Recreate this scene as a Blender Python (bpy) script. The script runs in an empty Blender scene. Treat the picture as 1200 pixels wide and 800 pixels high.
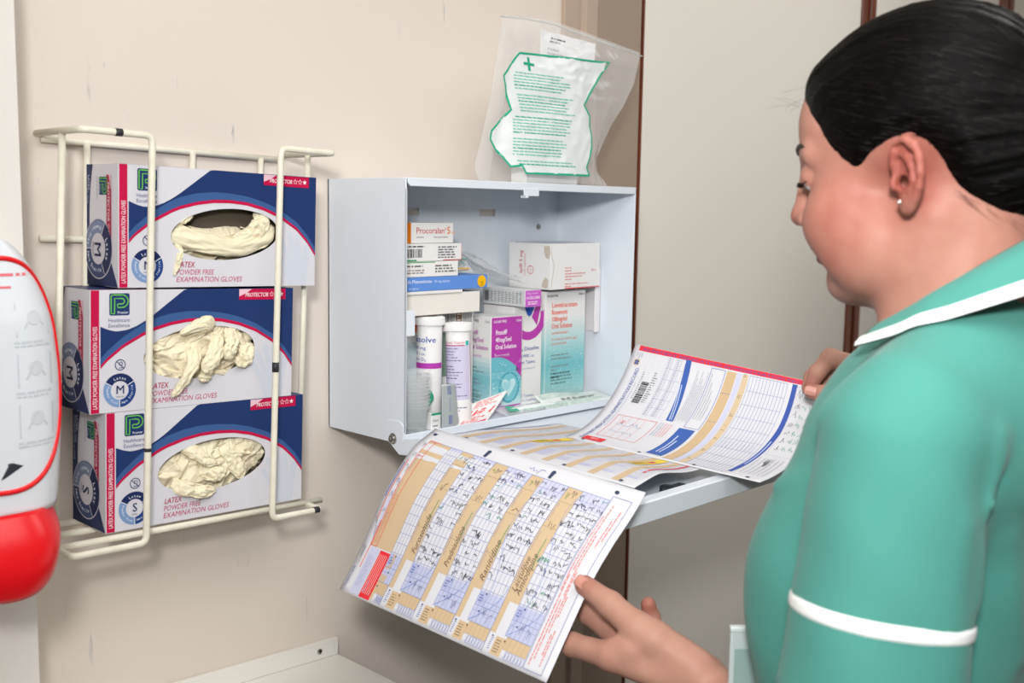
import bpy, bmesh, math, random
import numpy as np
from mathutils import Vector, Matrix, noise

# ---------------------------------------------------------------- camera, world, lights, exposure
# Lengths below are in millimetre-like units: x runs right along the back wall, y = 0 is the
# wall face (the room is at y < 0), z = 0 is the underside of the medicine cabinet.
FZ = 1236.0            # height of z = 0 above the floor
S = 0.001
def W(p):
    return (p[0] * S, p[1] * S, (p[2] + FZ) * S)

SC = bpy.context.scene
COL = SC.collection
CAM_F, CAM_YAW, CAM_PITCH, CAM_ROLL = 1260.63, 0.80404, 0.12010, 0.01634
CAM_POS = (-906.2, -1234.7, 308.5)
cam_data = bpy.data.cameras.new('camera')
cam_data.sensor_fit = 'HORIZONTAL'
cam_data.sensor_width = 36.0
cam_data.lens = CAM_F / 1200 * 36.0
cam_data.clip_start = 0.02
cam_data.dof.use_dof = True
cam_data.dof.focus_distance = 1.38
cam_data.dof.aperture_fstop = 5.6
cam = bpy.data.objects.new('camera', cam_data)
COL.objects.link(cam)
_f = Vector((math.sin(CAM_YAW) * math.cos(CAM_PITCH), math.cos(CAM_YAW) * math.cos(CAM_PITCH), -math.sin(CAM_PITCH)))
_r0 = Vector((math.cos(CAM_YAW), -math.sin(CAM_YAW), 0))
_u0 = _r0.cross(_f)
_r = _r0 * math.cos(CAM_ROLL) + _u0 * math.sin(CAM_ROLL)
_u = _u0 * math.cos(CAM_ROLL) - _r0 * math.sin(CAM_ROLL)
cam.matrix_world = Matrix(((_r.x, _u.x, -_f.x, CAM_POS[0] * S), (_r.y, _u.y, -_f.y, CAM_POS[1] * S),
                           (_r.z, _u.z, -_f.z, (CAM_POS[2] + FZ) * S), (0, 0, 0, 1)))
SC.camera = cam
SC.cycles.transparent_max_bounces = 48

world = bpy.data.worlds.new('room_light')
SC.world = world
world.use_nodes = True
world.node_tree.nodes['Background'].inputs[0].default_value = (1.0, 0.98, 0.96, 1)
world.node_tree.nodes['Background'].inputs[1].default_value = 0.10

def area(name, loc, target, size, power, color, shape='DISK', size_y=None, spread=180):
    d = bpy.data.lights.new(name, 'AREA')
    d.shape = shape
    d.size = size
    if size_y:
        d.size_y = size_y
    d.energy = power
    d.color = color
    d.spread = math.radians(spread)
    o = bpy.data.objects.new(name, d)
    COL.objects.link(o)
    o.location = W(loc)
    o.rotation_euler = (Vector(W(target)) - Vector(W(loc))).to_track_quat('-Z', 'Y').to_euler()
    return o
area('flash_light', (-1080, -1320, 620), (1600, 0, 60), 0.18, 8.0, (1.0, 0.985, 0.975), spread=110)
area('overhead_fill', (-450, -950, 1195), (-450, -750, 0), 1.5, 24.0, (1.0, 0.985, 0.965), 'RECTANGLE', 1.2)  # soft overhead light for flash bounced off the ceiling
area('overhead_fill', (1350, -680, 1195), (1350, -400, 0), 1.0, 10.5, (1.0, 0.985, 0.965), 'RECTANGLE', 0.6)  # added fill, no fixture there: brightens the upper wardrobe doors
area('bounce_light', (-1300, -1300, 1150), (100, -250, 100), 1.3, 8.0, (1.0, 0.99, 0.98), 'RECTANGLE', 1.3)

SC.view_settings.view_transform = 'Standard'
SC.view_settings.look = 'None'
SC.view_settings.exposure = 0.0
SC.view_settings.gamma = 1.0
SC.view_settings.use_curve_mapping = False

# ---------------------------------------------------------------- helpers
def lin(c):
    c = c / 255.0
    return c / 12.92 if c <= 0.04045 else ((c + 0.055) / 1.055) ** 2.4
def rgb(h):
    if isinstance(h, str):
        h = h.lstrip('#')
        h = tuple(int(h[i:i + 2], 16) for i in (0, 2, 4))
    return (lin(h[0]), lin(h[1]), lin(h[2]), 1.0)

_M = {}
def mat(name, col, rough=0.5, metal=0.0, spec=0.5, bump=None, tint=None, trans=0.0, alpha=None, sss=0.0, coat=0.0, ior=1.45):
    """bump = (scale, strength, detail); tint = (scale, colour, amount)."""
    if name in _M:
        return _M[name]
    m = bpy.data.materials.new(name)
    m.use_nodes = True
    nt = m.node_tree
    b = nt.nodes['Principled BSDF']
    b.inputs['Base Color'].default_value = rgb(col)
    b.inputs['Roughness'].default_value = rough
    b.inputs['Metallic'].default_value = metal
    b.inputs['Specular IOR Level'].default_value = spec
    b.inputs['IOR'].default_value = ior
    b.inputs['Transmission Weight'].default_value = trans
    b.inputs['Coat Weight'].default_value = coat
    if alpha is not None:
        b.inputs['Alpha'].default_value = alpha
    if sss:
        b.inputs['Subsurface Weight'].default_value = sss
        b.inputs['Subsurface Radius'].default_value = (1.0, 0.35, 0.2)
        b.inputs['Subsurface Scale'].default_value = 0.004
    if bump or tint:
        tc = nt.nodes.new('ShaderNodeTexCoord')
    if bump:
        n = nt.nodes.new('ShaderNodeTexNoise')
        n.inputs['Scale'].default_value = bump[0]
        n.inputs['Detail'].default_value = bump[2] if len(bump) > 2 else 3
        bp = nt.nodes.new('ShaderNodeBump')
        bp.inputs['Strength'].default_value = bump[1]
        bp.inputs['Distance'].default_value = 0.001
        nt.links.new(tc.outputs['Object'], n.inputs['Vector'])
        nt.links.new(n.outputs['Fac'], bp.inputs['Height'])
        nt.links.new(bp.outputs['Normal'], b.inputs['Normal'])
    if tint:
        n2 = nt.nodes.new('ShaderNodeTexNoise')
        n2.inputs['Scale'].default_value = tint[0]
        n2.inputs['Detail'].default_value = 4
        mx = nt.nodes.new('ShaderNodeMix')
        mx.data_type = 'RGBA'
        mx.inputs[6].default_value = rgb(col)
        mx.inputs[7].default_value = rgb(tint[1])
        rp = nt.nodes.new('ShaderNodeMapRange')
        rp.inputs[1].default_value = 0.35
        rp.inputs[2].default_value = 0.75
        rp.inputs[4].default_value = tint[2]
        nt.links.new(tc.outputs['Object'], n2.inputs['Vector'])
        nt.links.new(n2.outputs['Fac'], rp.inputs[0])
        nt.links.new(rp.outputs[0], mx.inputs[0])
        nt.links.new(mx.outputs[2], b.inputs['Base Color'])
    _M[name] = m
    return m
def ink(col):
    return mat('ink_' + str(col).lstrip('#'), col, 0.55, spec=0.3)

def thing(name, label, cat, loc=(0, 0, 0), group=None, kind=None):
    o = bpy.data.objects.new(name, None)
    COL.objects.link(o)
    o.empty_display_size = 0.02
    o.location = W(loc)
    o['label'] = label
    o['category'] = cat
    if group:
        o['group'] = group
    if kind:
        o['kind'] = kind
    return o
def tag(o, label, cat, group=None, kind=None):
    o['label'] = label
    o['category'] = cat
    if group:
        o['group'] = group
    if kind:
        o['kind'] = kind
    return o
def structure(o, label=None, cat=None):
    o['kind'] = 'structure'
    if label:
        o['label'] = label
        o['category'] = cat or 'wall'
    return o
def origin_of(o):
    v = Vector((0, 0, 0))
    while o is not None:
        v += o.location
        o = o.parent
    return v

class MB:
    """Collects vertices (in units) and faces of one mesh."""
    def __init__(self):
        self.v, self.f, self.m = [], [], []
        self.X = None                      # optional transform Matrix in units
    def add(self, vs, fs, mi=0):
        b = len(self.v)
        if self.X is not None:
            vs = [tuple(self.X @ Vector(q)) for q in vs]
        self.v.extend(tuple(q) for q in vs)
        for f in fs:
            self.f.append(tuple(i + b for i in f))
            self.m.append(mi)
        return self
    def box(self, x0, x1, y0, y1, z0, z1, mi=0):
        vs = [(x, y, z) for z in (z0, z1) for y in (y0, y1) for x in (x0, x1)]
        fs = [(0, 2, 3, 1), (4, 5, 7, 6), (0, 1, 5, 4), (2, 6, 7, 3), (0, 4, 6, 2), (1, 3, 7, 5)]
        return self.add(vs, fs, mi)
    def prism(self, pts, d0, d1, axis='y', mi=0):
        """pts: 2D outline; extruded along axis from d0 to d1."""
        def mk(p, d):
            return {'y': (p[0], d, p[1]), 'x': (d, p[0], p[1]), 'z': (p[0], p[1], d)}[axis]
        n = len(pts)
        vs = [mk(p, d0) for p in pts] + [mk(p, d1) for p in pts]
        fs = [tuple(range(n)), tuple(range(2 * n - 1, n - 1, -1))]
        fs += [(i, i + n, (i + 1) % n + n, (i + 1) % n) for i in range(n)]
        return self.add(vs, fs, mi)
    def tube(self, path, r, n=8, mi=0, closed=False):
        path = [Vector(p) for p in path]
        rs = r if isinstance(r, (list, tuple)) else [r] * len(path)
        k = len(path)
        tang = []
        for i in range(k):
            a = path[max(i - 1, 0)] if not closed else path[i - 1]
            c = path[min(i + 1, k - 1)] if not closed else path[(i + 1) % k]
            tang.append((c - a).normalized())
        up = Vector((0, 0, 1)) if abs(tang[0].z) < 0.9 else Vector((1, 0, 0))
        nrm = (up - tang[0] * up.dot(tang[0])).normalized()
        vs = []
        for i in range(k):
            nrm = (nrm - tang[i] * nrm.dot(tang[i])).normalized()
            bn = tang[i].cross(nrm)
            for j in range(n):
                a = 2 * math.pi * j / n
                vs.append(path[i] + (nrm * math.cos(a) + bn * math.sin(a)) * rs[i])
        fs = []
        for i in range(k if closed else k - 1):
            i2 = (i + 1) % k
            for j in range(n):
                j2 = (j + 1) % n
                fs.append((i * n + j, i * n + j2, i2 * n + j2, i2 * n + j))
        if not closed:
            fs.append(tuple(range(n - 1, -1, -1)))
            fs.append(tuple((k - 1) * n + j for j in range(n)))
        return self.add(vs, fs, mi)
    def lathe(self, prof, c=(0, 0, 0), n=24, mi=0, M=None):
        """prof: list of (r, z) round the z axis; M: optional rotation Matrix."""
        vs = []
        for r, z in prof:
            for j in range(n):
                a = 2 * math.pi * j / n
                q = Vector((r * math.cos(a), r * math.sin(a), z))
                if M is not None:
                    q = M @ q
                vs.append((q.x + c[0], q.y + c[1], q.z + c[2]))
        fs = []
        for i in range(len(prof) - 1):
            for j in range(n):
                j2 = (j + 1) % n
                fs.append((i * n + j, i * n + j2, (i + 1) * n + j2, (i + 1) * n + j))
        if prof[0][0] > 0:
            fs.append(tuple(range(n - 1, -1, -1)))
        if prof[-1][0] > 0:
            fs.append(tuple((len(prof) - 1) * n + j for j in range(n)))
        return self.add(vs, fs, mi)
    def grid(self, fn, nu, nv, mi=0):
        vs = [fn(i / nu, j / nv) for i in range(nu + 1) for j in range(nv + 1)]
        fs = [(i * (nv + 1) + j, (i + 1) * (nv + 1) + j, (i + 1) * (nv + 1) + j + 1, i * (nv + 1) + j + 1)
              for i in range(nu) for j in range(nv)]
        return self.add(vs, fs, mi)
    def build(self, name, mats, parent=None, smooth=False, bevel=0, seg=2, fix=True, solid=0, sub=0):
        me = bpy.data.meshes.new(name)
        o0 = origin_of(parent)
        me.from_pydata([(v[0] * S - o0.x, v[1] * S - o0.y, (v[2] + FZ) * S - o0.z) for v in self.v], [], self.f)
        if not isinstance(mats, (list, tuple)):
            mats = [mats]
        for m in mats:
            me.materials.append(m)
        me.polygons.foreach_set('material_index', self.m)
        if fix:
            bm = bmesh.new()
            bm.from_mesh(me)
            bmesh.ops.recalc_face_normals(bm, faces=bm.faces)
            bm.to_mesh(me)
            bm.free()
        if smooth:
            me.polygons.foreach_set('use_smooth', [True] * len(me.polygons))
        me.update()
        o = bpy.data.objects.new(name, me)
        COL.objects.link(o)
        if parent is not None:
            o.parent = parent
        if solid:
            md = o.modifiers.new('thick', 'SOLIDIFY')
            md.thickness = solid * S
            md.offset = 0
        if sub:
            md = o.modifiers.new('round', 'SUBSURF')
            md.levels = sub
            md.render_levels = sub
        if bevel:
            md = o.modifiers.new('edges', 'BEVEL')
            md.width = bevel * S
            md.segments = seg
            md.limit_method = 'ANGLE'
            md.angle_limit = math.radians(40)
            md.harden_normals = False
        if smooth == 'auto' or bevel:
            me.polygons.foreach_set('use_smooth', [True] * len(me.polygons))
            bm = bmesh.new()
            bm.from_mesh(me)
            for e in bm.edges:
                if len(e.link_faces) == 2 and e.calc_face_angle(0) > math.radians(40):
                    e.smooth = False
            bm.to_mesh(me)
            bm.free()
        return o

def fillet(path, r, n=5):
    """Round the corners of a polyline."""
    path = [Vector(p) for p in path]
    out = [path[0]]
    for a, b, c in zip(path, path[1:], path[2:]):
        d1, d2 = (a - b), (c - b)
        k = min(r, d1.length * 0.45, d2.length * 0.45)
        p1, p2 = b + d1.normalized() * k, b + d2.normalized() * k
        for i in range(n + 1):
            t = i / n
            out.append(p1 * (1 - t) ** 2 + b * 2 * t * (1 - t) + p2 * t * t)
    out.append(path[-1])
    return out

_T = {}
def text_mesh(s, shear=0.0, bold=0.0):
    k = (s, shear, bold)
    if k not in _T:
        c = bpy.data.curves.new('lettering', 'FONT')
        c.body = s
        c.size = 1.0
        c.shear = shear
        c.offset = bold
        c.resolution_u = 2
        c.dimensions = '2D'
        c.fill_mode = 'FRONT'
        o = bpy.data.objects.new('lettering', c)
        me = o.to_mesh()
        vs = [(v.co.x, v.co.y) for v in me.vertices]
        fs = [tuple(p.vertices) for p in me.polygons]
        o.to_mesh_clear()
        bpy.data.objects.remove(o)
        bpy.data.curves.remove(c)
        w = max((v[0] for v in vs), default=0)
        _T[k] = (vs, fs, w)
    return _T[k]

class Ink:
    """Flat print: coloured 2D shapes laid on a surface a hair above it."""
    def __init__(self):
        self.v, self.f, self.c = [], [], []
        self.cols = []
        self.flip = 1                      # -1 where the page's second axis runs down the page
    def add(self, vs, fs, col, layer=1):
        if col not in self.cols:
            self.cols.append(col)
        ci = self.cols.index(col)
        b = len(self.v)
        self.v.extend((x, y, layer) for x, y in vs)
        for f in fs:
            self.f.append(tuple(i + b for i in f))
            self.c.append(ci)
    def rect(self, x0, y0, x1, y1, col, layer=1, nx=1, ny=1):
        vs = [(x0 + (x1 - x0) * i / nx, y0 + (y1 - y0) * j / ny) for i in range(nx + 1) for j in range(ny + 1)]
        fs = [(i * (ny + 1) + j, (i + 1) * (ny + 1) + j, (i + 1) * (ny + 1) + j + 1, i * (ny + 1) + j + 1)
              for i in range(nx) for j in range(ny)]
        self.add(vs, fs, col, layer)
    def poly(self, pts, col, layer=1):
        self.add(pts, [tuple(range(len(pts)))], col, layer)
    def strip(self, lo, hi, col, layer=1):
        n = len(lo)
        self.add(list(lo) + list(hi), [(i, i + 1, n + i + 1, n + i) for i in range(n - 1)], col, layer)
    def line(self, pts, w, col, layer=2, closed=False):
        if closed:
            pts = list(pts) + [pts[0]]
        n = len(pts)
        L, R = [], []
        for i in range(n):
            a, b = pts[max(i - 1, 0)], pts[min(i + 1, n - 1)]
            dx, dy = b[0] - a[0], b[1] - a[1]
            d = math.hypot(dx, dy) or 1
            L.append((pts[i][0] - dy / d * w / 2, pts[i][1] + dx / d * w / 2))
            R.append((pts[i][0] + dy / d * w / 2, pts[i][1] - dx / d * w / 2))
        self.strip(R, L, col, layer)
    def frame(self, x0, y0, x1, y1, w, col, layer=2, n=1):
        self.rect(x0, y0, x1, y0 + w, col, layer, n, 1)
        self.rect(x0, y1 - w, x1, y1, col, layer, n, 1)
        self.rect(x0, y0 + w, x0 + w, y1 - w, col, layer, 1, n)
        self.rect(x1 - w, y0 + w, x1, y1 - w, col, layer, 1, n)
    def disc(self, cx, cy, r, col, layer=1, n=32, ry=None):
        ry = ry or r
        self.poly([(cx + r * math.cos(2 * math.pi * i / n), cy + ry * math.sin(2 * math.pi * i / n)) for i in range(n)], col, layer)
    def arc(self, cx, cy, r0, r1, a0, a1, col, layer=1, n=20, k=1.0):
        A = [math.radians(a0 + (a1 - a0) * i / n) for i in range(n + 1)]
        self.strip([(cx + r0 * k * math.cos(a), cy + r0 * math.sin(a)) for a in A],
                   [(cx + r1 * k * math.cos(a), cy + r1 * math.sin(a)) for a in A], col, layer)
    def text(self, s, x, y, size, col, layer=3, width=None, align='l', rot=0.0, shear=0.0, bold=0.0):
        if bold:
            d = bold * size * 0.8
            c, sn = math.cos(math.radians(rot)), math.sin(math.radians(rot))
            self.text(s, x + d * c, y + self.flip * d * sn, size, col, layer + 0.35, width, align, rot, shear)
            self.text(s, x - d * c, y - self.flip * d * sn, size, col, layer + 0.7, width, align, rot, shear)
        vs, fs, w = text_mesh(s, shear, 0.0)
        if not vs:
            return
        kx = size
        if width:
            kx = width / w
        off = {'l': 0, 'c': -w * kx / 2, 'r': -w * kx}[align]
        c, sn = math.cos(math.radians(rot)), math.sin(math.radians(rot))
        out = []
        for vx, vy in vs:
            px, py = vx * kx + off, vy * size
            out.append((x + px * c - py * sn, y + self.flip * (px * sn + py * c)))
        self.add(out, fs, col, layer)
    def text_on_arc(self, s, cx, cy, r, size, mid, col, layer=3, outward=True, bold=0.0, adv=0.62):
        step = math.degrees(size * adv / r)
        n = len(s)
        for i, ch in enumerate(s):
            if ch == ' ':
                continue
            if outward:
                a = mid - (i - (n - 1) / 2) * step
                rot = a - 90
            else:
                a = mid + (i - (n - 1) / 2) * step
                rot = a + 90
            ar = math.radians(a)
            rr = r if outward else r + size * 0.7
            self.text(ch, cx + rr * math.cos(ar), cy + rr * math.sin(ar), size, col, layer, align='c', rot=rot, bold=bold)
    def small_print(self, x0, y0, x1, y1, rows, col, layer=2, rnd=random, fill=0.55, vert=False):
        """Rows of tiny illegible words."""
        h = (y1 - y0) / rows
        for r in range(rows):
            yc = y1 - (r + 0.5) * h
            x = x0
            end = x0 + (x1 - x0) * (rnd.uniform(0.65, 1.0))
            while x < end:
                w = min(rnd.uniform(0.8, 3.2) * h, end - x)
                self.rect(x, yc - h * fill / 2, x + w, yc + h * fill / 2, col, layer)
                x += w + h * 0.5
    def scribble(self, x, y, w, h, n, col, layer=4, lw=0.5, rnd=random, rot=0.0):
        """A stroke of handwriting."""
        pts = []
        c, sn = math.cos(math.radians(rot)), math.sin(math.radians(rot))
        for i in range(n + 1):
            px = w * i / n + rnd.uniform(-0.25, 0.25) * w / n * 2
            py = h * (0.5 + rnd.uniform(-0.5, 0.5)) if i % 2 else h * rnd.uniform(0, 0.45)
            pts.append((x + px * c - py * sn, y + px * sn + py * c))
        self.line(pts, lw, col, layer)
    def barcode(self, x0, y0, x1, y1, col='222222', layer=3, rnd=random, horizontal=True):
        p = x0 if horizontal else y0
        e = x1 if horizontal else y1
        unit = (e - p) / 60
        while p < e:
            w = rnd.choice((1, 1, 2, 3)) * unit
            if horizontal:
                self.rect(p, y0, min(p + w, e), y1, col, layer)
            else:
                self.rect(x0, p, x1, min(p + w, e), col, layer)
            p += w + rnd.choice((1, 1, 2)) * unit
    def build(self, name, parent, fmap):
        mb = MB()
        mb.v = [tuple(fmap(x, y, l)) for x, y, l in self.v]
        mb.f = self.f
        mb.m = self.c
        o = mb.build(name, [ink(c) for c in self.cols], parent, fix=False)
        o['kind'] = 'stuff'                # letters and marks too small to pick apart
        return o

def face_map(origin, eu, ev, lift=0.16):
    o, eu, ev = Vector(origin), Vector(eu).normalized(), Vector(ev).normalized()
    n = eu.cross(ev)
    return lambda x, y, l: o + eu * x + ev * y + n * (l * lift)
# ---------------------------------------------------------------- the setting
def paint(name, col, scuffs=False):
    m = mat(name, col, 0.62, bump=(900, 0.10, 2), spec=0.3)
    if scuffs:
        nt = m.node_tree
        b = nt.nodes['Principled BSDF']
        tc = nt.nodes.new('ShaderNodeTexCoord')
        mp = nt.nodes.new('ShaderNodeMapping')
        mp.inputs['Rotation'].default_value = (0, 0.6, 0)
        mp.inputs['Scale'].default_value = (55, 1, 7)
        n = nt.nodes.new('ShaderNodeTexNoise')
        n.inputs['Scale'].default_value = 1.3
        n.inputs['Detail'].default_value = 5
        n.inputs['Distortion'].default_value = 0.6
        n2 = nt.nodes.new('ShaderNodeTexNoise')
        n2.inputs['Scale'].default_value = 7.0
        r1 = nt.nodes.new('ShaderNodeMapRange')
        r1.inputs[1].default_value, r1.inputs[2].default_value = 0.66, 0.73
        r2 = nt.nodes.new('ShaderNodeMapRange')
        r2.inputs[1].default_value, r2.inputs[2].default_value = 0.5, 0.62
        mu = nt.nodes.new('ShaderNodeMath')
        mu.operation = 'MULTIPLY'
        mu2 = nt.nodes.new('ShaderNodeMath')
        mu2.operation = 'MULTIPLY'
        mu2.inputs[1].default_value = 0.75
        mx = nt.nodes.new('ShaderNodeMix')
        mx.data_type = 'RGBA'
        mx.inputs[6].default_value = rgb(col)
        mx.inputs[7].default_value = rgb('8d8f98')
        L = nt.links.new
        L(tc.outputs['Object'], mp.inputs[0])
        L(mp.outputs[0], n.inputs['Vector'])
        L(tc.outputs['Object'], n2.inputs['Vector'])
        L(n.outputs['Fac'], r1.inputs[0])
        L(n2.outputs['Fac'], r2.inputs[0])
        L(r1.outputs[0], mu.inputs[0])
        L(r2.outputs[0], mu.inputs[1])
        L(mu.outputs[0], mu2.inputs[0])
        L(mu2.outputs[0], mx.inputs[0])
        L(mx.outputs[2], b.inputs['Base Color'])
    return m
CREAM = paint('cream_wall_paint', 'e3d8cd', True)
PINK = paint('putty_trim_paint', 'b8a493')
PUTTY = paint('putty_panel_paint', 'a18f7f')
TAN = mat('tan_door_laminate', 'ece7dd', 0.5, bump=(260, 0.05, 2), spec=0.3)
OFFWHITE = paint('off_white_paint', 'e2ddd6')

structure(MB().box(-1500, 481.5, 0, 120, -FZ, 1215).build('wall_back', CREAM), 'cream painted wall with faint scuffs behind the rack and cabinet')
structure(MB().box(-2500, 3300, -2600, 200, -FZ - 40, -FZ).build('floor', mat('vinyl_floor', '57514a', 0.5, bump=(60, 0.1))), 'grey vinyl floor of the treatment room', 'floor')
structure(MB().box(-2500, 3300, -2600, 200, 1215, 1255).build('ceiling', mat('ceiling_paint', 'efebe4', 0.8)), 'plain white ceiling of the treatment room', 'ceiling')
structure(MB().box(-1500, -455, -96, 0, -FZ, 1215).build('wall_left', OFFWHITE), 'off white projecting wall end beside the glove rack')
structure(MB().box(3000, 3060, -2600, 120, -FZ, 1215).build('wall_right', CREAM), 'cream end wall beyond the wardrobe doors')
# moulded door frame right of the cabinet, then the filler panel of the wardrobe
structure(MB().prism([(481.5, 20), (481.5, -8), (520, -8), (524, -3), (531, -3), (535, -10), (566, -10), (572, -4), (572, 20)],
                     -FZ, 1215, 'z').build('trim_1', PINK, bevel=1.5), 'putty coloured moulded upright trim at the end of the cream wall', 'trim')
structure(MB().box(572, 697, -3, 20, -FZ, 1215).build('trim_2', PUTTY), 'putty coloured flat filler panel beside the tan wardrobe doors', 'trim')
structure(MB().box(690, 3000, 30, 60, -FZ, 1215).build('wall_wardrobe', mat('wardrobe_dark', '241610', 0.8)), 'dark inside of the wardrobe behind its doors')

def wood():
    m = mat('reddish_wood', '6b3320', 0.35, coat=0.3)
    nt = m.node_tree
    b = nt.nodes['Principled BSDF']
    tc = nt.nodes.new('ShaderNodeTexCoord')
    mp = nt.nodes.new('ShaderNodeMapping')
    mp.inputs['Scale'].default_value = (180, 180, 6)
    n = nt.nodes.new('ShaderNodeTexNoise')
    n.inputs['Scale'].default_value = 1
    n.inputs['Detail'].default_value = 5
    cr = nt.nodes.new('ShaderNodeValToRGB')
    cr.color_ramp.elements[0].position, cr.color_ramp.elements[1].position = 0.3, 0.7
    cr.color_ramp.elements[0].color = rgb('4a2114')
    cr.color_ramp.elements[1].color = rgb('834128')
    nt.links.new(tc.outputs['Object'], mp.inputs[0])
    nt.links.new(mp.outputs[0], n.inputs['Vector'])
    nt.links.new(n.outputs['Fac'], cr.inputs[0])
    nt.links.new(cr.outputs[0], b.inputs['Base Color'])
    return m
WOOD = wood()
GAPM = mat('gap_dark', '1c0f0a', 0.8)
def wardrobe_door(i, x0, x1, label):
    d = structure(MB().box(x0 + 5, x1 - 26, -4, 18, -FZ + 12, 1190).build('door_%d' % i, TAN, bevel=1), label, 'door')
    e = MB().box(x1 - 26, x1, -9, 18, -FZ + 12, 1190).build('edge_strip', WOOD, d, bevel=1.5)
    e['label'] = 'reddish wood lipping strip'
    e = MB().box(x0, x0 + 5, -5, 18, -FZ + 12, 1190).build('edge_strip', WOOD, d)
    return d
wardrobe_door(1, 700, 1567, 'tan wardrobe door nearest the medicine cabinet with a thin wooden edge')
MBd = MB()
d2 = structure(MB().box(1610, 2392, -4, 18, -FZ + 12, 1190).build('door_2', TAN, bevel=1), 'tan wardrobe door behind the head of the nurse between two wooden strips', 'door')
MB().box(1582, 1610, -9, 18, -FZ + 12, 1190).build('edge_strip', WOOD, d2, bevel=1.5)
MB().box(2392, 2450, -9, 18, -FZ + 12, 1190).build('edge_strip', WOOD, d2, bevel=1.5)
d3 = structure(MB().box(2500, 2990, -4, 18, -FZ + 12, 1190).build('door_3', TAN, bevel=1), 'last tan wardrobe door at the right edge of the picture', 'door')
MB().box(2466, 2500, -9, 18, -FZ + 12, 1190).build('edge_strip', WOOD, d3, bevel=1.5)

# small white wall shelf with an upstand, bottom left
WHITE_MEL = mat('white_melamine', 'efece5', 0.4, bump=(300, 0.03))
def tilt(cx, cz, deg):
    return Matrix.Translation((cx, 0, cz)) @ Matrix.Rotation(math.radians(deg), 4, 'Y') @ Matrix.Translation((-cx, 0, -cz))
SH = thing('wall_shelf', 'white wall shelf with a screwed upstand below the glove rack', 'shelf', (-350, -150, -340))
b = MB(); b.X = tilt(11, -339, 2.4); b.box(-760, 11, -330, -1, -362, -339.5); b.build('board', WHITE_MEL, SH, bevel=1.5)
b = MB(); b.X = tilt(11, -339, 2.4); b.box(-760, 10, -9, -0.5, -339.5, -314.5); b.build('upstand', WHITE_MEL, SH, bevel=1.2)
STEEL = mat('screw_steel', 'b9b6ae', 0.25, metal=1.0)
DARK = mat('dark_recess', '2a2622', 0.7)
b = MB(); b.X = tilt(11, -339, 2.4)
b.lathe([(4.2, 0), (4.2, 1.2), (2.8, 2.2), (0.01, 2.4)], (-24, -9, -327), 16, 0, Matrix.Rotation(math.radians(90), 3, 'X'))
b.box(-26.6, -21.4, -11.8, -11, -327.6, -326.4, 1); b.box(-24.6, -23.4, -11.8, -11, -329.6, -324.4, 1)
b.build('screw', [STEEL, DARK], SH, smooth='auto')
# ---------------------------------------------------------------- medicine cabinet
CABM = mat('pale_blue_enamel', 'dde4ec', 0.32, bump=(420, 0.03, 2))
CW, CH, CD = 481.7, 350.0, 168.2
def slab_with_slots(y0, y1, x0, x1, z0, z1, slots, mb):
    """Back sheet with rectangular slots (x0,x1,z0,z1), all in one row."""
    zs0, zs1 = slots[0][2], slots[0][3]
    mb.box(x0, x1, y0, y1, z0, zs0)
    mb.box(x0, x1, y0, y1, zs1, z1)
    xs = [x0] + [e for s in slots for e in s[:2]] + [x1]
    for a, c in zip(xs[0::2], xs[1::2]):
        mb.box(a, c, y0, y1, zs0, zs1)
cab = thing('medicine_cabinet', 'pale blue steel medicine cabinet with its flap folded down on the cream wall', 'cabinet', (CW / 2, -1, 0))
b = MB()
slab_with_slots(-4, -1.5, 0, CW, 0, CH, [(118, 166, 300.5, 311.5), (292, 328, 300.5, 311.5)], b)
b.build('back_panel', CABM, cab)
b = MB()
b.prism([(-1, 0), (-1, CH), (-CD, CH), (-CD, 0)], 0, 2.0, 'x')
b.box(0, 3, -CD, -CD + 2, 16, CH - 14)
b.build('side_panel', CABM, cab, bevel=0.8)
b = MB()
b.prism([(-1, 0), (-1, CH), (-CD, CH), (-CD, 0)], CW - 2, CW, 'x')
b.build('side_panel', CABM, cab, bevel=0.8)
b = MB()
b.box(2, CW - 2, -CD, -1, CH - 2, CH)
b.prism([(3, CH), (3, CH - 7), (7, CH - 11), (CW - 6, CH - 11), (CW - 2, CH - 7), (CW - 2, CH)], -CD - 1.5, -CD + 1, 'y')
b.build('top_panel', CABM, cab, bevel=0.8)
b = MB(); b.box(2, CW - 2, -CD, -1, 3, 6); b.box(2, CW - 2, -CD - 1, -CD + 2, 3, 14)
b.build('bottom_panel', CABM, cab, bevel=0.8)
b = MB(); b.box(218, 250, -CD - 2.5, -CD - 1, CH - 19, CH - 8); b.box(222, 228, -CD - 2.5, -CD + 8, CH - 22, CH - 18)
b.build('catch_plate', CABM, cab, bevel=0.6)
b = MB(); b.box(3, 18, -CD + 1, -CD + 3, 144, 178); b.box(2, 4.5, -CD + 1, -CD + 34, 144, 178)
b.build('bracket', CABM, cab, bevel=0.8)
b = MB(); b.box(CW - 16, CW - 2, -102, -100, 112, 218); b.box(CW - 4, CW - 2, -102, -66, 112, 218)
b.build('bracket', mat('white_enamel', 'e8e4e6', 0.4), cab, bevel=0.8)
b = MB(); b.lathe([(5, 0), (5, 1.5), (3.4, 2.6), (0.01, 2.7)], (430, -4, 284), 18, 0, Matrix.Rotation(math.radians(90), 3, 'X'))
b.box(427, 433, -7.2, -6.6, 283.3, 284.7, 1)
b.build('screw', [STEEL, DARK], cab, smooth='auto')

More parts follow.
